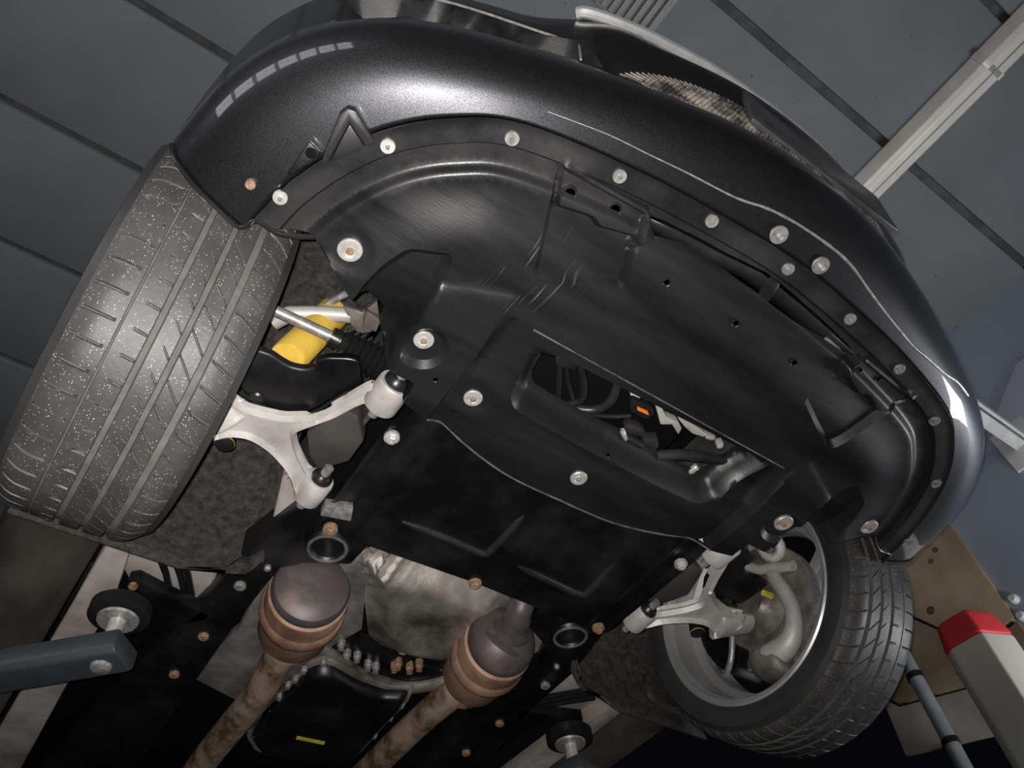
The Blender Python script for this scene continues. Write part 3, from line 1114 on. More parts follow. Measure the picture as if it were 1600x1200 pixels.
for p, r in (((891, 304), .0125), ((962, 331), .0125), ((1039, 437), .008), ((1146, 500), .008), ((1237, 562), .008), ((1345, 582), .006), ((1376, 596), .006), ((680, 577), .006), ((950, 714), .006)):
    q = at(*p, z=0)
    zz = hz(q.x, q.y)
    b = MB().lathe([(-0.004, r), (0.002, r), (0.003, r * 0.92), (0.002, r * 0.72), (-0.001, r * 0.66)], (q.x, q.y, zz), (0, 0, -1), 20, 0)
    b.lathe([(0.0008, r * 0.66), (0.0008, 0)], (q.x, q.y, zz), (0, 0, -1), 20, 1)
    b.build('screw_hole', [plastic, under], tray)
# divider in the slot, slot inner wall
q = at(1200, 449, z=0.0)
u_ = (at(1219, 440, z=0) - at(1185, 465, z=0)).normalized()
n_ = Vector((-u_.y, u_.x, 0))
MB().prism([at(1203, 431, z=.002), at(1220, 444, z=.002), at(1200, 474, z=.002), at(1183, 460, z=.002)], [at(1208, 433, z=.03), at(1214, 446, z=.03), at(1196, 472, z=.03), at(1189, 460, z=.03)]).build('slot_divider', plastic, tray, bevel=0.003)
w0 = xy((1012, 330), (1075, 360), (1135, 392), (1201, 424), (1264, 476), (1303, 511), (1345, 550), z=0.0)
b = MB()
for i, (a, c) in enumerate(w0):
    b.v += [(a, c + 0.012, 0.006), (a, c + 0.05, 0.04)]
for i in range(len(w0) - 1):
    b.f.append((2 * i, 2 * i + 1, 2 * i + 3, 2 * i + 2))
    b.mi.append(0)
b.build('slot_wall', flange_plastic, tray, solid=0.003)
q0, q1 = at(1285, 527, z=0.012), at(1322, 552, z=0.012)
MB().box((q0 + q1) / 2 + Vector((0, 0, 0.006)), (0.045, 0.010, 0.004), 0, Matrix.Rotation(math.atan2(q1.y - q0.y, q1.x - q0.x), 3, 'Z')).build('slot_clip', steel_dull, tray)
# raised straight lip in front of the opening
qa, qb = at(834, 514, z=-0.002), at(1226, 731, z=-0.002)
MB().tube([qa + Vector((0, 0.001, -0.001)), qb + Vector((0, 0.001, -0.001))], 0.0018, 8).build('opening_lip', worn, tray)

rl = [(x, y, hz(x, y + .002) - 0.001) for x, y in [edge_l[-1]] + rear_l]
MB().tube(spline(rl + [(-x, y, z_) for x, y, z_ in rl[:-1]][::-1], 4), 0.0020, 6).build('rear_edge_bead', worn, tray)
for mr in (False, True):
    b = MB()
    sw = [Vector((x, y, hz(x + .004, y))) for x, y in edge_l[2:]]
    for i, v in enumerate(sw):
        b.v += [tuple(v + Vector((0.0005, 0, 0.002))), tuple(v + Vector((-0.004, 0.004, 0.055)))]
    for i in range(len(sw) - 1):
        b.f.append((2 * i, 2 * i + 1, 2 * i + 3, 2 * i + 2))
        b.mi.append(0)
    b.build('side_wall', under, tray, solid=0.002, mirror=mr)
# V bracket, seam and holes at the left bumper corner
vt = [at(p[0], p[1], z=-0.014) for p in ((530, 180), (543, 170), (556, 174), (585, 222), (572, 230), (546, 192), (512, 256), (500, 262), (506, 240))]
o = MB().prism(vt, [v + Vector((0, 0, 0.02)) for v in vt]).build('corner_bracket', flange_plastic, tray, bevel=0.002)
vt = [at(p[0], p[1], z=-0.010) for p in ((546, 194), (570, 230), (515, 254))]
MB().prism(vt, [v + Vector((0, 0, 0.014)) for v in vt]).build('bracket_web', flange_plastic, tray, bevel=0.002)
vt = [at(p[0], p[1], z=-0.012) for p in ((483, 222), (500, 240), (494, 252), (450, 276), (448, 272))]
MB().prism(vt, [v + Vector((0, 0, 0.012)) for v in vt]).build('corner_tab', paint, bumper, bevel=0.002)
q = at(486, 239, z=-0.014)
MB().lathe([(0, 0.0085), (0.001, 0.0085), (0.0015, 0.007), (0.0012, 0.0)], q, (0, 0, -1), 18).build('screw_hole', under, bumper)
q = at(389, 294, z=-0.008)
q.z += 0.012
MB().lathe([(-0.01, 0.0078), (0.002, 0.0078), (0.004, 0.006), (0.004, 0.0)], q, (0, 0, -1), 18).build('rusty_plug', rust_bolt, bumper)['label'] = 'rust coloured plug at the bumper corner'
tr_l = [skin(NSTA - 1, r) + Vector((0, 0.002, -0.002)) for r in range(9, 0, -2)] + [at(*p, z=-0.002) for p in ((400, 345), (430, 363), (460, 369), (491, 370))]
for mr in (False, True):
    MB().tube(spline(tr_l, 4), 0.004, 8).build('arch_edge_trim', soft_rubber, tray, mirror=mr)

# ---- skid plate behind the tray
sk_l = [p for p in edge_l[-1:]] + xy((640, 660), (600, 690), (560, 735), (522, 782), (492, 822))
sk = [tuple(p) for p in edge_l[-1:]]
rear_front = [(x, y - 0.012) for x, y in (rear_l[::-1] + [(-x, y) for x, y in rear_l][1:])]
rear_front = [(-.372, -.272)] + [(x, y - 0.012) for x, y in rear_l] + [(-x, y - 0.012) for x, y in rear_l[::-1][1:]] + [(.372, -.272)]
side_r = [(.400, -.262), (.405, -.15), (.402, 0.0), (.400, 0.10), (.390, .135)]
rear_s = [(.20, .130), (0, .124), (-.20, .130)]
side_l = [(-x, y) for x, y in side_r[::-1]]
sk_out = rear_front + side_r + rear_s + side_l
rib1 = rounded(xy((690, 745), (625, 812), (640, 824), (745, 868), (765, 866), (824, 808), (812, 800), (757, 850), (742, 852), (645, 812), (704, 752), z=0.012), 0.004)
rib_px = [((628, 815), (700, 842), (752, 864), (766, 860), (790, 836), (818, 806)), ((808, 884), (860, 908), (905, 928), (922, 922), (960, 880))]


def sk_h(X, Y):
    P = np.stack([X, Y], 1)
    h = np.zeros(len(X))
    # folded sides
    h -= 0.004 * (1 - smooth((np.abs(np.abs(X) - 0.325)) / 0.010))
    h += 0.012 * smooth((np.abs(X) - 0.335) / 0.012)
    h -= 0.010 * smooth((np.abs(X) - 0.385) / 0.008)
    return h


skid = sheet('skid_plate', sk_out, [], sk_h, [black_metal], car, res=0.009, thick=0.003, angle=50, zbase=0.008)
skid['label'] = 'black painted steel plate with pressed ribs'
for rp_ in rib_px:
    pp_ = spline([at(*p, z=0.005) for p in rp_], 5)
    rr_ = [0.0095] * len(pp_)
    rr_[0] = rr_[-1] = 0.003
    rr_[1] = rr_[-2] = 0.006
    MB().tube(pp_, rr_, 12, flat=0.8).build('pressed_rib', flange_plastic, skid, angle=60)
for p, mm in (((612, 684), steel), ((516, 827), rust_bolt), ((742, 911), rust_bolt), ((935, 982), rust_bolt), ((1064, 882), steel)):
    q = at(*p, z=0.006)
    b = MB().lathe([(-0.006, 0.0155), (0.002, 0.0155), (0.003, 0.0135), (0.003, 0.011)], q, (0, 0, -1), 24)
    b.lathe([(0.003, 0.0105), (0.010, 0.0105), (0.012, 0.008), (0.012, 0.004), (0.008, 0.003), (0.008, 0)], q, (0, 0, -1), 6)
    b.build('bolt', mm, skid)
f = [at(*p, z=-0.002) for p in ((508, 790), (552, 796), (548, 815), (500, 806))]
MB().prism(f, [v + Vector((0, 0.004, 0.025)) for v in f]).build('edge_clip', steel_dull, skid, bevel=0.002)

# ---- wheels
WXC, WYC, WZC, WR, WW, RR = .838, -.065, .110, .358, .262, .277
NP = 54


def tyre(side, parent):
    """local frame: x outward of the car, axle at the origin"""
    ts = [0, .02, .05, .08, .12, .16, .20, .225, .248, .252, .262, .266, .29, .33, .36, .39, .412, .420, .428, .462, .470, .478, .50, .53, .56, .580, .588, .596, .628, .636, .644, .67, .70, .73, .748, .756, .764, .806, .814, .822, .85, .88, .92, .96, .985, 1.0]
    GR = [(.250, .264, .005), (.424, .466, .008), (.592, .632, .008), (.760, .810, .008)]
    HW = 0.118
    cols = [0.0, 0.045, 0.09, 0.135, 0.5, 0.82]
    nth = NP * len(cols)
    rows = []       # (x outward, radius, kind, slant)
    SIDE = [(-0.108, 0.268), (-0.118, 0.274), (-0.126, 0.281), (-0.131, 0.295), (-0.133, 0.312), (-0.131, 0.328)]
    prof = []
    # outward side is t = 0
    for x, r in [(-a, b_) for a, b_ in SIDE]:
        prof.append((x, r, None))
    for t in ts:
        x = HW * (1 - 2 * t)
        k = abs(1 - 2 * t)
        r = WR - 0.004 * k * k - 0.016 * max(0, (k - 0.72) / 0.28) ** 2
        prof.append((x, r, t))
    for x, r in SIDE[::-1]:
        prof.append((x, r, None))
    b = MB()
    for (x, r, t) in prof:
        for pi in range(NP):
            for ci, cc in enumerate(cols):
                th = 2 * PI * (pi + cc) / NP
                rr_ = r
                if t is not None:
                    for g0, g1, dd in GR:
                        if g0 <= t <= g1:
                            rr_ = r - dd
                    sl = 0.0
                    sip = 0
                    if 0.04 <= t <= .21:
                        sip, sl = 0.005, 0.10 * (t - .1)
                    elif .345 <= t <= .412:
                        sip, sl = 0.003, 0.5 * (t - .3)
                    elif .535 <= t <= .58:
                        sip, sl = 0.003, 6 * (t - .5)
                    elif .644 <= t <= .748:
                        sip, sl = 0.003, 6 * (t - .6)
                    elif .85 <= t <= .99:
                        sip, sl = 0.005, 2.2 * (t - .85)
                    if .266 < t < .424:
                        sl = 0.5 * (t - .3)
                    if .466 < t < .592 or .632 < t < .76:
                        sl = 6 * (t - (.5 if t < .6 else .6))
                    if t > .81:
                        sl = 2.2 * (t - .85)
                    th += 2 * PI * sl / NP
                    if sip and ci in (1, 2):
                        rr_ -= sip
                # outward x is +; theta: y forward is negative
                b.v.append((x, rr_ * math.cos(th), rr_ * math.sin(th)))
    for i in range(len(prof) - 1):
        t0, t1 = prof[i][2], prof[i + 1][2]
        for k in range(nth):
            k2 = (k + 1) % nth
            b.f.append((i * nth + k, i * nth + k2, (i + 1) * nth + k2, (i + 1) * nth + k))
            mi = 0
            if t0 is None or t1 is None:
                mi = 1
            else:
                tm = (t0 + t1) / 2
                for g0, g1, dd in GR:
                    if g0 - .006 <= tm <= g1 + .006:
                        mi = 2
                ci = k % len(cols)
                if mi == 0 and ci in (0, 1, 2) and (0.05 <= tm <= .20 or .35 <= tm <= .41 or .535 <= tm <= .58 or .644 <= tm <= .748 or .85 <= tm <= .985):
                    mi = 2 if ci == 1 else 0
            b.mi.append(mi)
    if side < 0:
        b.v = [(-x, y_, z_) for x, y_, z_ in b.v]
        b.f = [f_[::-1] for f_ in b.f]
    return b.build('tyre', [rubber, sidewall, groove], parent, angle=38, weld=False)


def wheel(side):
    t = empty('front_wheel', (side * WXC, WYC, WZC))
    t.parent = car
    t['label'] = 'large near wheel showing its tread' if side < 0 else 'far wheel showing its inner barrel'
    ty = tyre(side, t)
    ty.rotation_euler = (0.3, 0, 0)
    # rim barrel, from the inner lip outwards
    prof = [(-0.116, .259), (-0.124, .264), (-0.129, .276), (-0.125, .281), (-0.114, .277), (-0.110, .262), (-0.106, .256), (-0.09, .2525), (-0.055, .250), (-0.045, .246), (-0.03, .226), (-0.01, .222), (0.04, .222), (0.055, .23), (0.085, .246), (0.11, .262), (0.125, .272), (0.118, .28), (0.10, .262),
            (0.075, .252), (0.05, .240), (-0.03, .236), (-0.05, .256), (-0.09, .262), (-0.112, .270)]
    b = MB().lathe(prof, (0, 0, 0), (side, 0, 0), 96, closed=True)
    r = b.build('rim', rim_m, t, angle=30)
    b = MB()
    for k in range(5):
        for da in (-0.13, 0.13):
            a = 2 * PI * k / 5 + da + 0.2
            a2 = 2 * PI * k / 5 + da * 0.6 + 0.2
            d0 = Vector((0, math.cos(a2), math.sin(a2)))
            d1 = Vector((0, math.cos(a), math.sin(a)))
            n0 = Vector((0, -math.sin(a), math.cos(a)))
            p0 = d0 * 0.05
            p1 = d1 * 0.244
            w0_, w1_ = 0.016, 0.022
            ring_ = []
            for x_, w_ in ((0.075, 1), (0.105, 0.8)):
                ring_ += [(Vector((side * x_, 0, 0)) + p0 - n0 * w0_ * w_), (Vector((side * x_, 0, 0)) + p0 + n0 * w0_ * w_), (Vector((side * (x_ + 0.008), 0, 0)) + p1 + n0 * w1_ * w_), (Vector((side * (x_ + 0.008), 0, 0)) + p1 - n0 * w1_ * w_)]
            b2 = MB().prism(ring_[:4], ring_[4:])
            b2.build('spoke', rim_m, t, bevel=0.004)
    MB().lathe([(0.05, 0.0), (0.05, 0.07), (0.075, 0.08), (0.105, 0.075), (0.11, 0.0)], (0, 0, 0), (side, 0, 0), 36).build('hub', rim_m, t)
    return t


wheel(-1)
wheel(1)

# ---- brakes, knuckle, arms: built on the left, mirrored to the right
ARM_UP = [(330, 628), (360, 618), (382, 637), (410, 645), (442, 652), (490, 651), (525, 633), (557, 613), (585, 598)]
ARM_LO = [(600, 622), (562, 633), (525, 653), (475, 671), (463, 676), (464, 690), (467, 703), (476, 722), (484, 738), (498, 752), (512, 760), (505, 785), (490, 790), (462, 775), (455, 760), (452, 747), (441, 729), (420, 706), (400, 692), (385, 685), (360, 682), (330, 690)]


def suspension(mr):
    sg = 1 if mr else -1
    ca = empty('control_arm', (0, 0, 0))
    ca.parent = car
    ca['label'] = 'pale cast aluminium lower control arm'
    ol = rounded(xy(*(ARM_UP + ARM_LO), z=0.02), 0.012)
    ol = ol[:1] + ol[1:]

    def ah(X, Y):
        d = sdist(ol, np.stack([X, Y], 1))
        h = 0.012 * smooth((d - 0.007) / 0.006)           # recessed web behind a raised rim
        h += 0.012 * (1 - smooth(d / 0.006))
        return h
    sheet('arm_casting', ol, [], ah, [alu], ca, res=0.005, thick=0.020, angle=26, zbase=0.012, mirror=mr, gpts=[ring_pts(ol, d_, 0.004) for d_ in (.006, .013)])
    # outer end and ball joint under the knuckle
    b = MB()
    b.tube(spline([(-.655, -.012, .03), (-.70, -.035, .035), (-.745, -.055, .04)], 5), [0.05, 0.046, 0.044, 0.043, 0.042, 0.04, 0.04, 0.038, 0.037, 0.036, 0.03], 16, flat=0.55)
    b.build('arm_end', alu, ca, mirror=mr, subsurf=1)
    # front and rear bushes, axes along the car
    for (c0, c1, r_) in ((at(594, 632, z=0.02), at(618, 600, z=0.02), 0.034), (at(480, 776, z=.025), at(500, 750, z=.025), 0.030)):
        d = (c1 - c0).normalized()
        l_ = (c1 - c0).length
        b = MB().lathe([(-0.004, r_ * 0.75), (-0.004, r_ * 0.94), (0, r_), (l_, r_), (l_ + 0.004, r_ * 0.94), (l_ + 0.004, r_ * 0.75)], c0, d, 32)
        b.build('bush_sleeve', alu, ca, mirror=mr)
        b = MB().lathe([(-0.010, 0), (-0.010, r_ * 0.5), (-0.003, r_ * 0.76), (l_ + 0.003, r_ * 0.76), (l_ + 0.012, r_ * 0.72), (l_ + 0.02, r_ * 0.5), (l_ + 0.02, 0)], c0, d, 28)
        b.build('bush_rubber', soft_rubber, ca, mirror=mr)
        b = MB().lathe([(-0.03, 0.0), (-0.03, 0.010), (l_ + 0.04, 0.010), (l_ + 0.04, 0)], c0, d, 12)
        b.build('bush_bolt', steel_dull, ca, mirror=mr)
    q = at(352, 690, z=0.045)
    MB().lathe([(-0.03, 0.014), (0.0, 0.019), (0.008, 0.019), (0.012, 0.013), (0.012, 0)], q, (0, 0, -1), 20).build('ball_joint', soft_rubber, ca, mirror=mr)
    MB().lathe([(0.005, 0.0194), (0.0068, 0.0194)], q, (0, 0, -1), 20).build('joint_band', yel_mark, ca, mirror=mr)

    # steering rod and bellows
    tr = empty('tie_rod')
    tr.parent = car
    a0, a1, a2 = Vector((-.70, -.215, .15)), at(522, 528, z=.13), at(604, 572, z=.12)
    MB().tube([a0, a1 + (a1 - a0) * 0.1], [0.011, 0.0115], 14).build('rod', steel_dull, tr, mirror=mr)
    d = (a2 - a1)
    l_ = d.length
    prof = [(0.0, 0.017), (0.012, 0.019), (0.014, 0.024)]
    for k in range(9):
        s_ = 0.018 + (l_ + 0.02 - 0.02) * k / 9
        prof += [(s_, 0.023 + 0.0008 * k), (s_ + (l_ / 9) * 0.5, 0.034 + 0.0012 * k)]
    prof += [(l_ + 0.02, 0.026), (l_ + 0.05, 0.026)]
    MB().lathe(prof, a1, d, 32).build('rubber_bellows', soft_rubber, tr, mirror=mr)
    MB().lathe([(-0.008, 0.0), (-0.008, 0.019), (0.006, 0.021), (0.010, 0.021), (0.010, 0)], a1, d, 20).build('bellows_clip', soft_rubber, tr, mirror=mr)
    # rod end ring
    th = [2 * PI * k / 20 for k in range(21)]
    c = Vector((-.715, -.215, .165))
    MB().tube([c + Vector((0.012 * math.sin(t), 0.026 * math.cos(t), 0.026 * math.sin(t))) for t in th], 0.013, 10, cap=False).build('rod_end', alu, tr, mirror=mr)

    # upper arm
    ua = [at(428, 503, z=.26), at(455, 491, z=.265), at(500, 490, z=.27), at(548, 493, z=.27)]
    b = MB().tube(spline(ua, 5), [0.018] * 6 + [0.016] * 5 + [0.017] * 5, 12)
    u_ = b.build('upper_arm', alu, car, mirror=mr)
    b = MB()
    f_ = [at(*p, z=.255) for p in ((536, 478), (566, 488), (590, 470), (598, 490), (580, 520), (560, 522), (548, 508))]
    b.prism(f_, [v + Vector((0, 0.01, 0.03)) for v in f_])
    f_ = [at(*p, z=.235) for p in ((572, 486), (596, 500), (588, 520), (566, 512))]
    b.prism(f_, [v + Vector((0, 0.01, 0.05)) for v in f_])
    b.build('pivot_bracket', alu_dirty, u_, mirror=mr, bevel=0.004)
    b = MB().tube(spline([at(480, 500, z=.30), at(520, 470, z=.31), at(548, 455, z=.31), at(560, 440, z=.3)], 5), 0.008, 10)
    b.build('brake_hose', steel_dull, u_, mirror=mr)

    # damper
    p0, p1 = at(448, 562, z=.12), at(520, 490, z=.33)
    d = (p1 - p0)
    MB().lathe([(0, 0.0), (0, 0.034), (0.004, 0.036), (d.length, 0.036), (d.length, 0)], p0, d, 32).build('damper', yellow, car, mirror=mr)['label'] = 'yellow damper tube'
    # black curved brake cooling cover
    cv = [(402, 545), (425, 553), (441, 564), (455, 572), (475, 576), (494, 572), (492, 562), (510, 557), (545, 558), (562, 562), (568, 608), (540, 611), (512, 627), (490, 640), (470, 646), (435, 640), (410, 630), (385, 618), (372, 600), (380, 578)]
    f_ = rounded(xy(*cv, z=.055), 0.008)
    b = MB().prism([Vector((x, y_, .052)) for x, y_ in f_], [Vector((x, y_, .072)) for x, y_ in f_])
    cvo = b.build('cooling_duct', black_metal, car, bevel=0.006, bseg=3, mirror=mr)
    cvo['label'] = 'black curved brake cooling duct'
    q = at(401, 622, z=.055)
    MB().lathe([(-0.01, 0.016), (0.004, 0.016), (0.007, 0.012), (0.007, 0)], q, (0, 0, -1), 18).build('duct_plug', soft_rubber, cvo, mirror=mr)
    rm = [at(*p, z=.050) for p in ((374, 612), (410, 634), (440, 643), (470, 649), (492, 643), (514, 630), (541, 614), (566, 610))]
    MB().tube(spline(rm, 4), 0.004, 8).build('duct_rim', soft_rubber, cvo, mirror=mr)

    # knuckle: a cast hook from the ball joint round to the upper joint
    kn = empty('steering_knuckle')
    kn.parent = car

    def M_(pp, x):
        return [Vector((-v.x, v.y, v.z)) for v in (at(*p, x=x) for p in pp)]
    pts = spline(M_(((1200, 1030), (1228, 1010), (1240, 985), (1238, 950), (1226, 925), (1212, 905), (1208, 893)), .735), 5)
    n_ = len(pts)
    rs = [0.034 - 0.014 * step(0, 0.5, k / n_) for k in range(n_)]
    MB().tube(pts, rs, 14).build('knuckle_casting', alu, kn, mirror=mr, subsurf=1)
    pts = spline(M_(((1160, 882), (1185, 890), (1205, 888), (1225, 886), (1240, 884)), .72), 4)
    MB().tube(pts, [0.014] * len(pts), 12).build('steering_lever', alu, kn, mirror=mr)
    pts = spline(M_(((1190, 1020), (1200, 1035), (1215, 1040), (1228, 1030)), .745), 4)
    MB().tube(pts, [0.03, .036, .04, .044, .046, .046, .046, .045, .044, .043, .042, .04, .034], 14).build('lower_joint', alu_dirty, kn, mirror=mr)
    # disc and hub
    o_ = (-WXC + 0.02, WYC, WZC)
    MB().lathe([(-0.014, 0.09), (-0.014, 0.172), (0.014, 0.172), (0.014, 0.09)], o_, (-1, 0, 0), 64, closed=True).build('brake_disc', steel_dull, car, mirror=mr)
    MB().lathe([(-0.05, 0), (-0.05, 0.035), (-0.03, 0.055), (-0.016, 0.095), (0.03, 0.095), (0.03, 0)], o_, (-1, 0, 0), 40).build('wheel_bearing', alu_dirty, kn, mirror=mr)
    MB().lathe([(-0.016, 0.098), (-0.020, 0.12), (-0.017, 0.155), (-0.015, 0.165)], o_, (-1, 0, 0), 48).build('disc_backplate', alu_dirty, kn, mirror=mr, solid=0.002)
    q = M_(((1197, 928),), .75)[0]
    MB().lathe([(-0.02, 0.009), (0.010, 0.009), (0.010, 0)], q, (1, 0, 0), 6).build('sensor_plug', yel_mark, kn, mirror=mr)
    # caliper at the rear of the disc
    b = MB()
    cc = Vector((-WXC + 0.015, WYC + 0.135, WZC - 0.03))
    ring_ = []
    for k in range(9):
        a_ = -0.9 + 1.3 * k / 8
        ring_.append((math.cos(a_), math.sin(a_)))
    top_ = [Vector((o_[0] + 0.055, WYC + 0.195 * c_, WZC + 0.195 * s_)) for c_, s_ in ring_] + [Vector((o_[0] + 0.055, WYC + 0.12 * c_, WZC + 0.12 * s_)) for c_, s_ in ring_[::-1]]
    bot_ = [v + Vector((-0.10, 0, 0)) for v in top_]
    cal = MB().prism(top_, bot_).build('brake_caliper', black_metal, car, bevel=0.008, mirror=mr)
    hp = spline([Vector((-.79, WYC + .19, WZC - .08)), Vector((-.755, WYC + .15, WZC - .14)), Vector((-.74, WYC + .10, WZC - .12)), Vector((-.735, WYC + .06, WZC - .05))], 5)
    MB().tube(hp, 0.008, 10).build('brake_line', steel_dull, cal, mirror=mr)

    # wheel liner
    b = MB()
    na, r_ = 40, 0.425
    xs = [-.44, -.46, -.50, -.60, -.75, -.93]
    for k in range(na + 1):
        a_ = math.radians(-20 + 204 * k / na)
        for j, x_ in enumerate(xs):
            rr_ = r_ - (0.05 if j == 0 else 0.015 if j == 1 else 0)
            # lower rear corner is rounded
            aa = a_
            if k == 0:
                aa = math.radians(-20 + (26 if j == 0 else 14 if j == 1 else 6 if j == 2 else 0))
            b.v.append((x_, WYC + rr_ * math.cos(aa), WZC + rr_ * math.sin(aa)))
    nx = len(xs)
    for k in range(na):
        for j in range(nx - 1):
            b.f.append((k * nx + j, k * nx + j + 1, (k + 1) * nx + j + 1, (k + 1) * nx + j))
            b.mi.append(0)
    o = b.build('wheel_liner', felt, car, solid=0.006, mirror=mr)
    o['label'] = 'dark felt wheel arch liner'
    # inner wall of the arch
    rng_ = [math.radians(a) for a in range(8, 181, 8)]
    pts = [Vector((-.43, WYC + .40 * math.cos(a), WZC + .40 * math.sin(a))) for a in rng_]
    pts += [Vector((-.43, -.42, .06)), Vector((-.43, .30, .10))]
    MB().prism(pts, [v + Vector((0.01, 0, 0)) for v in pts]).build('arch_wall', liner_plastic, car, mirror=mr)
    pts = [at(*p, z=.16) for p in ((440, 470), (520, 420), (550, 470), (590, 520), (560, 560), (470, 520))]
    # splash plate and dusty panel behind the lower arm
    f_ = [at(*p, z=.045) for p in ((478, 676), (540, 640), (560, 650), (568, 690), (545, 722), (498, 735), (482, 712))]
    b = MB().prism(f_, [v + Vector((0.01, 0.01, 0.05)) for v in f_])
    b.build('splash_plate', liner_plastic, car, bevel=0.006, mirror=mr)
    f_ = [at(*p, z=.10) for p in ((440, 748), (452, 742), (466, 778), (456, 830), (424, 862), (416, 852))]
    b = MB().prism(f_, [v + Vector((0, 0, 0.06)) for v in f_])
    b.build('apron_panel', body_grey, car, bevel=0.006, mirror=mr)

    # subframe rail with its mounting cup
    f_ = [at(*p, z=.05) for p in ((452, 812), (497, 780), (540, 800), (580, 850), (548, 884), (470, 882), (425, 905), (385, 955), (345, 1010), (300, 1075), (215, 1200), (20, 1260), (70, 1190), (190, 1060), (322, 940), (374, 872))]
    b = MB().prism(f_, [v + Vector((0, 0, 0.09)) for v in f_])
    sf = b.build('subframe_rail', black_metal, car, bevel=0.010, mirror=mr)
    q = at(512, 853, z=.03)
    MB().lathe([(-0.03, 0.052), (0.002, 0.050), (0.009, 0.044), (0.010, 0.038), (0.004, 0.033), (-0.03, 0.031)], q, (0, 0, -1), 36).build('mount_ring', black_metal, sf, mirror=mr)
    MB().tube([q + Vector((0.041 * math.cos(k * PI / 16), 0.041 * math.sin(k * PI / 16), -0.009)) for k in range(33)], 0.004, 8, cap=False).build('ring_edge', worn, sf, mirror=mr)
    for p, m_, rr_ in (((375, 916), steel_dull, .014), ((418, 888), steel_dull, .008), ((318, 995), rust_bolt, .013), ((272, 1054), rust_bolt, .013), ((283, 1037), under, .018)):
        q = at(*p, z=.046)
        MB().lathe([(-0.006, rr_), (0.003, rr_), (0.006, rr_ * 0.7), (0.006, 0)], q, (0, 0, -1), 12).build('bolt', m_, sf, mirror=mr)

    # floor and sill behind the wheel
    f_ = [(-.70, .36), (-.735, .36), (-.735, 2.3), (-.60, 2.3), (-.66, .62)]
    f_ = [Vector((x, y_, .055)) for x, y_ in f_]
    MB().prism(f_, [v + Vector((0, 0, 0.05)) for v in f_]).build('sill_seam', body_grey, car, bevel=0.006, mirror=mr)
    f_ = [at(*p, z=.10) for p in ((172, 852), (350, 862), (346, 880), (322, 945), (250, 940), (200, 905))]
    fp = MB().prism(f_, [v + Vector((0, 0, 0.05)) for v in f_]).build('floor_panel', body_grey, car, bevel=0.008, mirror=mr)
    for p0_, p1_ in (((248, 866), (266, 924)), ((270, 864), (291, 938)), ((283, 864), (300, 930))):
        MB().tube([at(*p0_, z=.07), at((p0_[0] + p1_[0]) / 2 + 2, (p0_[1] + p1_[1]) / 2, z=.085), at(*p1_, z=.10)], 0.008, 10).build('hose', soft_rubber, fp, mirror=mr)
    f_ = [at(*p, z=.05) for p in ((198, 908), (214, 905), (262, 930), (330, 962), (320, 970), (262, 982), (245, 950))]
    br_ = MB().prism(f_, [v + Vector((0, 0, 0.03)) for v in f_]).build('jacking_bracket', black_metal, car, bevel=0.004, mirror=mr)
    q = at(208, 915, z=.047)
    MB().lathe([(-0.004, .010), (0.006, .010), (0.006, 0)], q, (0, 0, -1), 6).build('bolt', rust_bolt, br_, mirror=mr)
    # skirt: rounded strip along the side
    b = MB()
    sec = [(-.945, .20), (-.925, .10), (-.895, .055), (-.86, .028), (-.82, .022), (-.78, .035), (-.755, .06), (-.745, .10)]
    ys = [.345, .36, .4, .6, 1.0, 1.6, 2.3]
    for y_ in ys:
        for x_, z_ in sec:
            b.v.append((x_, y_, z_ + (0.02 if y_ < .35 else 0)))
    for k in range(len(ys) - 1):
        for j in range(len(sec) - 1):
            b.f.append((k * 8 + j, k * 8 + j + 1, (k + 1) * 8 + j + 1, (k + 1) * 8 + j))
            b.mi.append(0)
    b.build('side_skirt', skirt_m, car, solid=0.005, mirror=mr)['label'] = 'dusty curved side skirt'


suspension(False)
suspension(True)

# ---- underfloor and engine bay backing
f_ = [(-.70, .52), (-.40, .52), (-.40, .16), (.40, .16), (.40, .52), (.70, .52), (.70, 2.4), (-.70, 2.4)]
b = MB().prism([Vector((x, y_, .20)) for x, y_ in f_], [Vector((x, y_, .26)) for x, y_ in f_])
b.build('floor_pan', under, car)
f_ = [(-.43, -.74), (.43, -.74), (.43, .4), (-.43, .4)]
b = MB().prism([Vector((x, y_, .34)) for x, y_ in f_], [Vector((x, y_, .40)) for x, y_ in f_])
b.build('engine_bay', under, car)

# heat shields, gearbox and exhaust
f_ = [at(*p, z=.11) for p in ((432, 892), (470, 878), (560, 872), (572, 900), (566, 985), (520, 1010), (500, 1032), (470, 1050), (420, 1120), (352, 1087), (303, 1062), (330, 1020), (372, 985), (400, 930))]
MB().prism(f_, [v + Vector((0, 0, 0.03)) for v in f_]).build('heat_shield', shield, car, bevel=0.006)
f_ = [at(*p, z=.11) for p in ((752, 1050), (780, 1000), (838, 985), (862, 1010), (858, 1035), (820, 1075), (790, 1095), (760, 1112), (742, 1108), (700, 1110))]
MB().prism(f_, [v + Vector((0, 0, 0.03)) for v in f_]).build('heat_shield', shield, car, bevel=0.006)
sump = rounded(xy((555, 872), (580, 868), (640, 880), (700, 890), (790, 925), (800, 948), (795, 975), (755, 1012), (720, 1034), (690, 1040), (640, 1034), (600, 1022), (575, 1005), (570, 960), z=.10), 0.02)


def sump_h(X, Y):
    d = sdist(sump, np.stack([X, Y], 1))
    h = -0.055 * smooth((d + 0.01) / 0.085)
    # cooling ribs on the left part
    w = np.exp(-((X + 0.205 + 0.25 * (Y - .25)) / 0.07) ** 2)
    h -= 0.014 * w * (np.abs(((X * 0.95 + Y * 0.28) / 0.034) % 1 - 0.5) < 0.16)
    return h


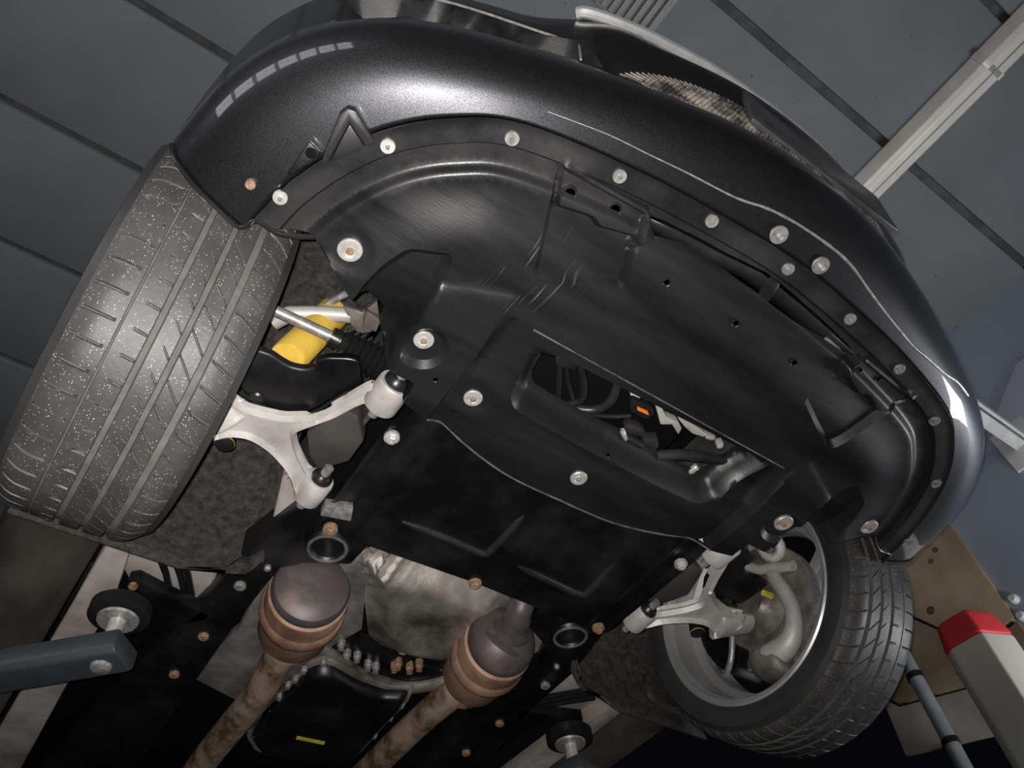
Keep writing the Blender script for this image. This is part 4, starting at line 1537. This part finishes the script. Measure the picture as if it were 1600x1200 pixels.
sm = sheet('oil_sump', sump, [], sump_h, [alu_dirty], car, res=0.006, thick=0.02, zbase=.125, angle=45)
sm['label'] = 'stained cast aluminium sump'
q = at(630, 1017, z=.095)
MB().lathe([(-0.01, .014), (0.004, .014), (0.006, .010), (0.002, .006), (0.002, 0)], q, (0, 0, -1), 6).build('drain_plug', rust_bolt, sm)
# gearbox bell flange with bolts
fl = spline([at(*p, z=.11) for p in ((470, 1003), (500, 1014), (530, 1032), (560, 1052), (600, 1066), (640, 1074), (690, 1066), (730, 1048), (762, 1025))], 5)
gf = MB().tube(fl, 0.022, 12, flat=0.7).build('bell_flange', alu_dirty, car)
for p in ((533, 1009), (542, 1025), (558, 1028), (575, 1041), (587, 1045), (616, 1044), (622, 1040), (640, 1046), (655, 1042), (510, 985)):
    q = at(*p, z=.10)
    b = MB().lathe([(-0.02, .011), (0.0, .011), (0.003, .008), (0.012, .008), (0.012, 0)], q, (0, 0, -1), 8)
    b.build('flange_bolt', rust_bolt if p[0] > 600 else steel_dull, gf)
f_ = [at(*p, z=.115) for p in ((480, 872), (545, 905), (560, 1010), (690, 1050), (760, 1010), (810, 960), (850, 1010), (700, 1110), (480, 1010))]
MB().prism(f_, [v + Vector((0, 0, 0.05)) for v in f_]).build('gearbox_case', black_metal, car, bevel=0.006)
panp = [(462, 1062), (480, 1042), (500, 1035), (520, 1037), (560, 1060), (600, 1075), (642, 1076), (632, 1098), (600, 1130), (560, 1175), (538, 1190), (480, 1184), (405, 1172), (390, 1148), (410, 1110)]
ol = rounded(xy(*panp, z=.07), 0.02)
ci = np.mean(np.array(ol), 0)
tp = [Vector((x, y_, .07)) for x, y_ in ol]
lowp = [Vector((ci[0] + (x - ci[0]) * 0.9, ci[1] + (y_ - ci[1]) * 0.9, .04)) for x, y_ in ol]
pan = MB().prism(lowp, tp).build('gearbox_pan', black_metal, car, bevel=0.008)
MB().prism([Vector((ci[0] + (x - ci[0]) * 1.05, ci[1] + (y_ - ci[1]) * 1.05, .07)) for x, y_ in ol], [Vector((ci[0] + (x - ci[0]) * 1.05, ci[1] + (y_ - ci[1]) * 1.05, .085)) for x, y_ in ol]).build('pan_flange', alu_dirty, pan, bevel=0.002)
for p in ((462, 1062), (450, 1072), (437, 1090), (425, 1108), (411, 1128), (400, 1148), (475, 1048), (505, 1036), (628, 1102), (610, 1122), (585, 1150)):
    q = at(*p, z=.062)
    MB().lathe([(-0.01, .009), (0.0, .009), (0.003, .006), (0.008, .006), (0.008, 0)], q, (0, 0, -1), 8).build('pan_bolt', steel_dull, pan)
f_ = [at(*p, z=.0385) for p in ((464, 1151), (508, 1160), (506, 1164), (462, 1155))]
MB().prism(f_, [v + Vector((0, 0, 0.002)) for v in f_]).build('yellow_mark', yel_mark, pan)


def catalyst(dome, base, pipes, zd, zb_, r, tip, label):
    t = empty('catalytic_converter')
    t.parent = car
    t['label'] = label
    p0, p1 = at(*dome, z=zd), at(*base, z=zb_)
    d = p1 - p0
    l_ = d.length
    if tip:
        pr_ = [(-0.050, 0.0), (-0.050, r * 0.40), (-0.042, r * 0.62), (-0.022, r * 0.88), (0.0, r * 0.99), (0.012, r)]
    else:
        pr_ = [(-0.022, 0.0), (-0.022, r * 0.45), (-0.018, r * 0.75), (-0.008, r * 0.94), (0.004, r), (0.014, r * 1.01)]
    hd = MB().lathe(pr_ + [(0.02, r * 1.0), (0.028, r * 0.95)], p0, d, 48).build('inlet_dome', heat_steel, t)
    if tip:
        nk = spline([p0 - d.normalized() * 0.01, at(803, 976, z=zd + .012), at(812, 955, z=zd + .02), at(818, 938, z=zd + .04)], 5)
        MB().tube(nk, [r * .75] * 2 + [r * .6] * 3 + [r * .42] * 4 + [r * .36] * 7, 20).build('inlet_neck', heat_steel, t)
    MB().lathe([(0.026, r * 0.94), (0.032, r * 1.04), (0.045, r * 1.06), (l_ * 0.38, r * 1.06), (l_ * 0.41, r * 1.12), (l_ * 0.48, r * 1.14), (l_ * 0.55, r * 1.12), (l_ * 0.58, r * 1.05), (l_ * 0.95, r * 1.0), (l_ * 1.05, r * 0.88), (l_ * 1.12, r * 0.66), (l_ * 1.25, r * 0.50), (l_ * 1.4, r * 0.47)], p0, d, 48).build('can', rust, t)
    pp_ = [p0 + d * 1.25] + [at(*p, z=z_) for p, z_ in pipes]
    pa = spline(pp_, 6)
    MB().tube(pa, r * 0.46, 24).build('down_pipe', pipe_m, t)
    c_ = p0 + d * 1.42
    MB().lathe([(-0.012, r * .52), (-0.008, r * .60), (0.012, r * .60), (0.016, r * .52)], c_, pa[8] - pa[3], 28).build('pipe_clamp', rust, t)
    return t


catalyst((487, 918), (459, 984), [((428, 1040), .085), ((405, 1082), .075), ((363, 1134), .07), ((318, 1190), .07), ((250, 1290), .07)], .02, .075, .088, False, 'left catalytic converter with a smooth grey dome and rust brown can')
catalyst((786, 1000), (738, 1056), [((702, 1088), .075), ((661, 1122), .075), ((595, 1185), .07), ((520, 1260), .07)], .03, .075, .088, True, 'right catalytic converter with a cone inlet and heat-tinted can')

# things seen through the opening
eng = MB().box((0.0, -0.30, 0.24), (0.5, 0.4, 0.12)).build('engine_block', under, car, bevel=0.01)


def hose(pp, r_, m_, n='coolant_hose'):
    return MB().tube(spline([at(*p, z=z_) for p, z_ in pp], 6), r_, 12).build(n, m_, car)


hose([((905, 560), .07), ((912, 600), .07), ((908, 625), .07), ((880, 632), .08), ((868, 620), .1)], 0.008, soft_rubber)
hose([((966, 595), .06), ((955, 625), .06), ((930, 640), .07), ((890, 636), .08), ((860, 622), .09)], 0.010, flange_plastic)
hose([((875, 560), .08), ((872, 620), .08)], 0.007, soft_rubber)
hose([((885, 575), .09), ((890, 605), .09), ((905, 640), .08), ((940, 650), .08), ((985, 650), .08)], 0.006, soft_rubber)
hose([((1025, 712), .05), ((1060, 710), .055), ((1100, 714), .06), ((1160, 725), .06)], 0.012, flange_plastic, 'steering_pipe')
f_ = [at(*p, z=.07) for p in ((867, 558), (880, 552), (905, 568), (900, 580), (868, 572))]
MB().prism(f_, [v + Vector((0, 0, .04)) for v in f_]).build('bracket_plate', flange_plastic, car, bevel=0.004)
f_ = [at(*p, z=.075) for p in ((984, 632), (990, 624), (1018, 636), (1022, 650), (1010, 656), (986, 644))]
cn = MB().prism(f_, [v + Vector((0, 0, .03)) for v in f_]).build('connector', soft_rubber, car, bevel=0.003)
f_ = [at(*p, z=.072) for p in ((996, 636), (1012, 643), (1014, 649), (996, 641))]
MB().prism(f_, [v + Vector((0, 0, .006)) for v in f_]).build('orange_clip', orange, cn)['label'] = 'orange clip on the connector'
for pp, zz, m_ in ((((1025, 636), (1035, 638), (1042, 652), (1060, 660), (1066, 670), (1060, 680), (1050, 664), (1032, 664)), .09, alu),
                   (((1060, 655), (1080, 662), (1104, 678), (1100, 684), (1082, 678), (1070, 668)), .09, alu),
                   (((1104, 680), (1120, 684), (1114, 690), (1102, 686)), .085, steel),
                   (((985, 615), (998, 616), (1004, 628), (986, 622)), .09, alu),
                   (((1122, 697), (1132, 694), (1130, 702), (1120, 702)), .08, steel),
                   (((975, 668), (985, 664), (1000, 668), (1010, 676), (1004, 684), (980, 678)), .07, flange_plastic),
                   (((1006, 688), (1028, 686), (1030, 700), (1022, 706), (1004, 702)), .05, flange_plastic)):
    f_ = [at(*p, z=zz) for p in pp]
    MB().prism(f_, [v + Vector((0, 0, .025)) for v in f_]).build('engine_bracket', m_, car, bevel=0.003)
# bellows and little fittings
q0, q1 = at(982, 684, z=.045), at(1004, 696, z=.045)
prof = []
d = q1 - q0
for k in range(8):
    prof += [(d.length * k / 8, .006), (d.length * (k + .5) / 8, .009)]
MB().lathe(prof, q0, d, 14).build('small_bellows', soft_rubber, car)
q0, q1 = at(1076, 738, z=.05), at(1090, 728, z=.05)
d = q1 - q0
prof = [(0, 0), (0, .006), (d.length * .3, .009), (d.length * .4, .007), (d.length * .5, .009), (d.length * .6, .007), (d.length * .7, .009), (d.length, .008), (d.length, 0)]
MB().lathe(prof, q0, d, 14).build('brass_fitting', steel, car)
q0, q1 = at(972, 672, z=.05), at(978, 686, z=.05)
MB().tube([q0, q1], .006, 10).build('hose_clamp', steel, car)
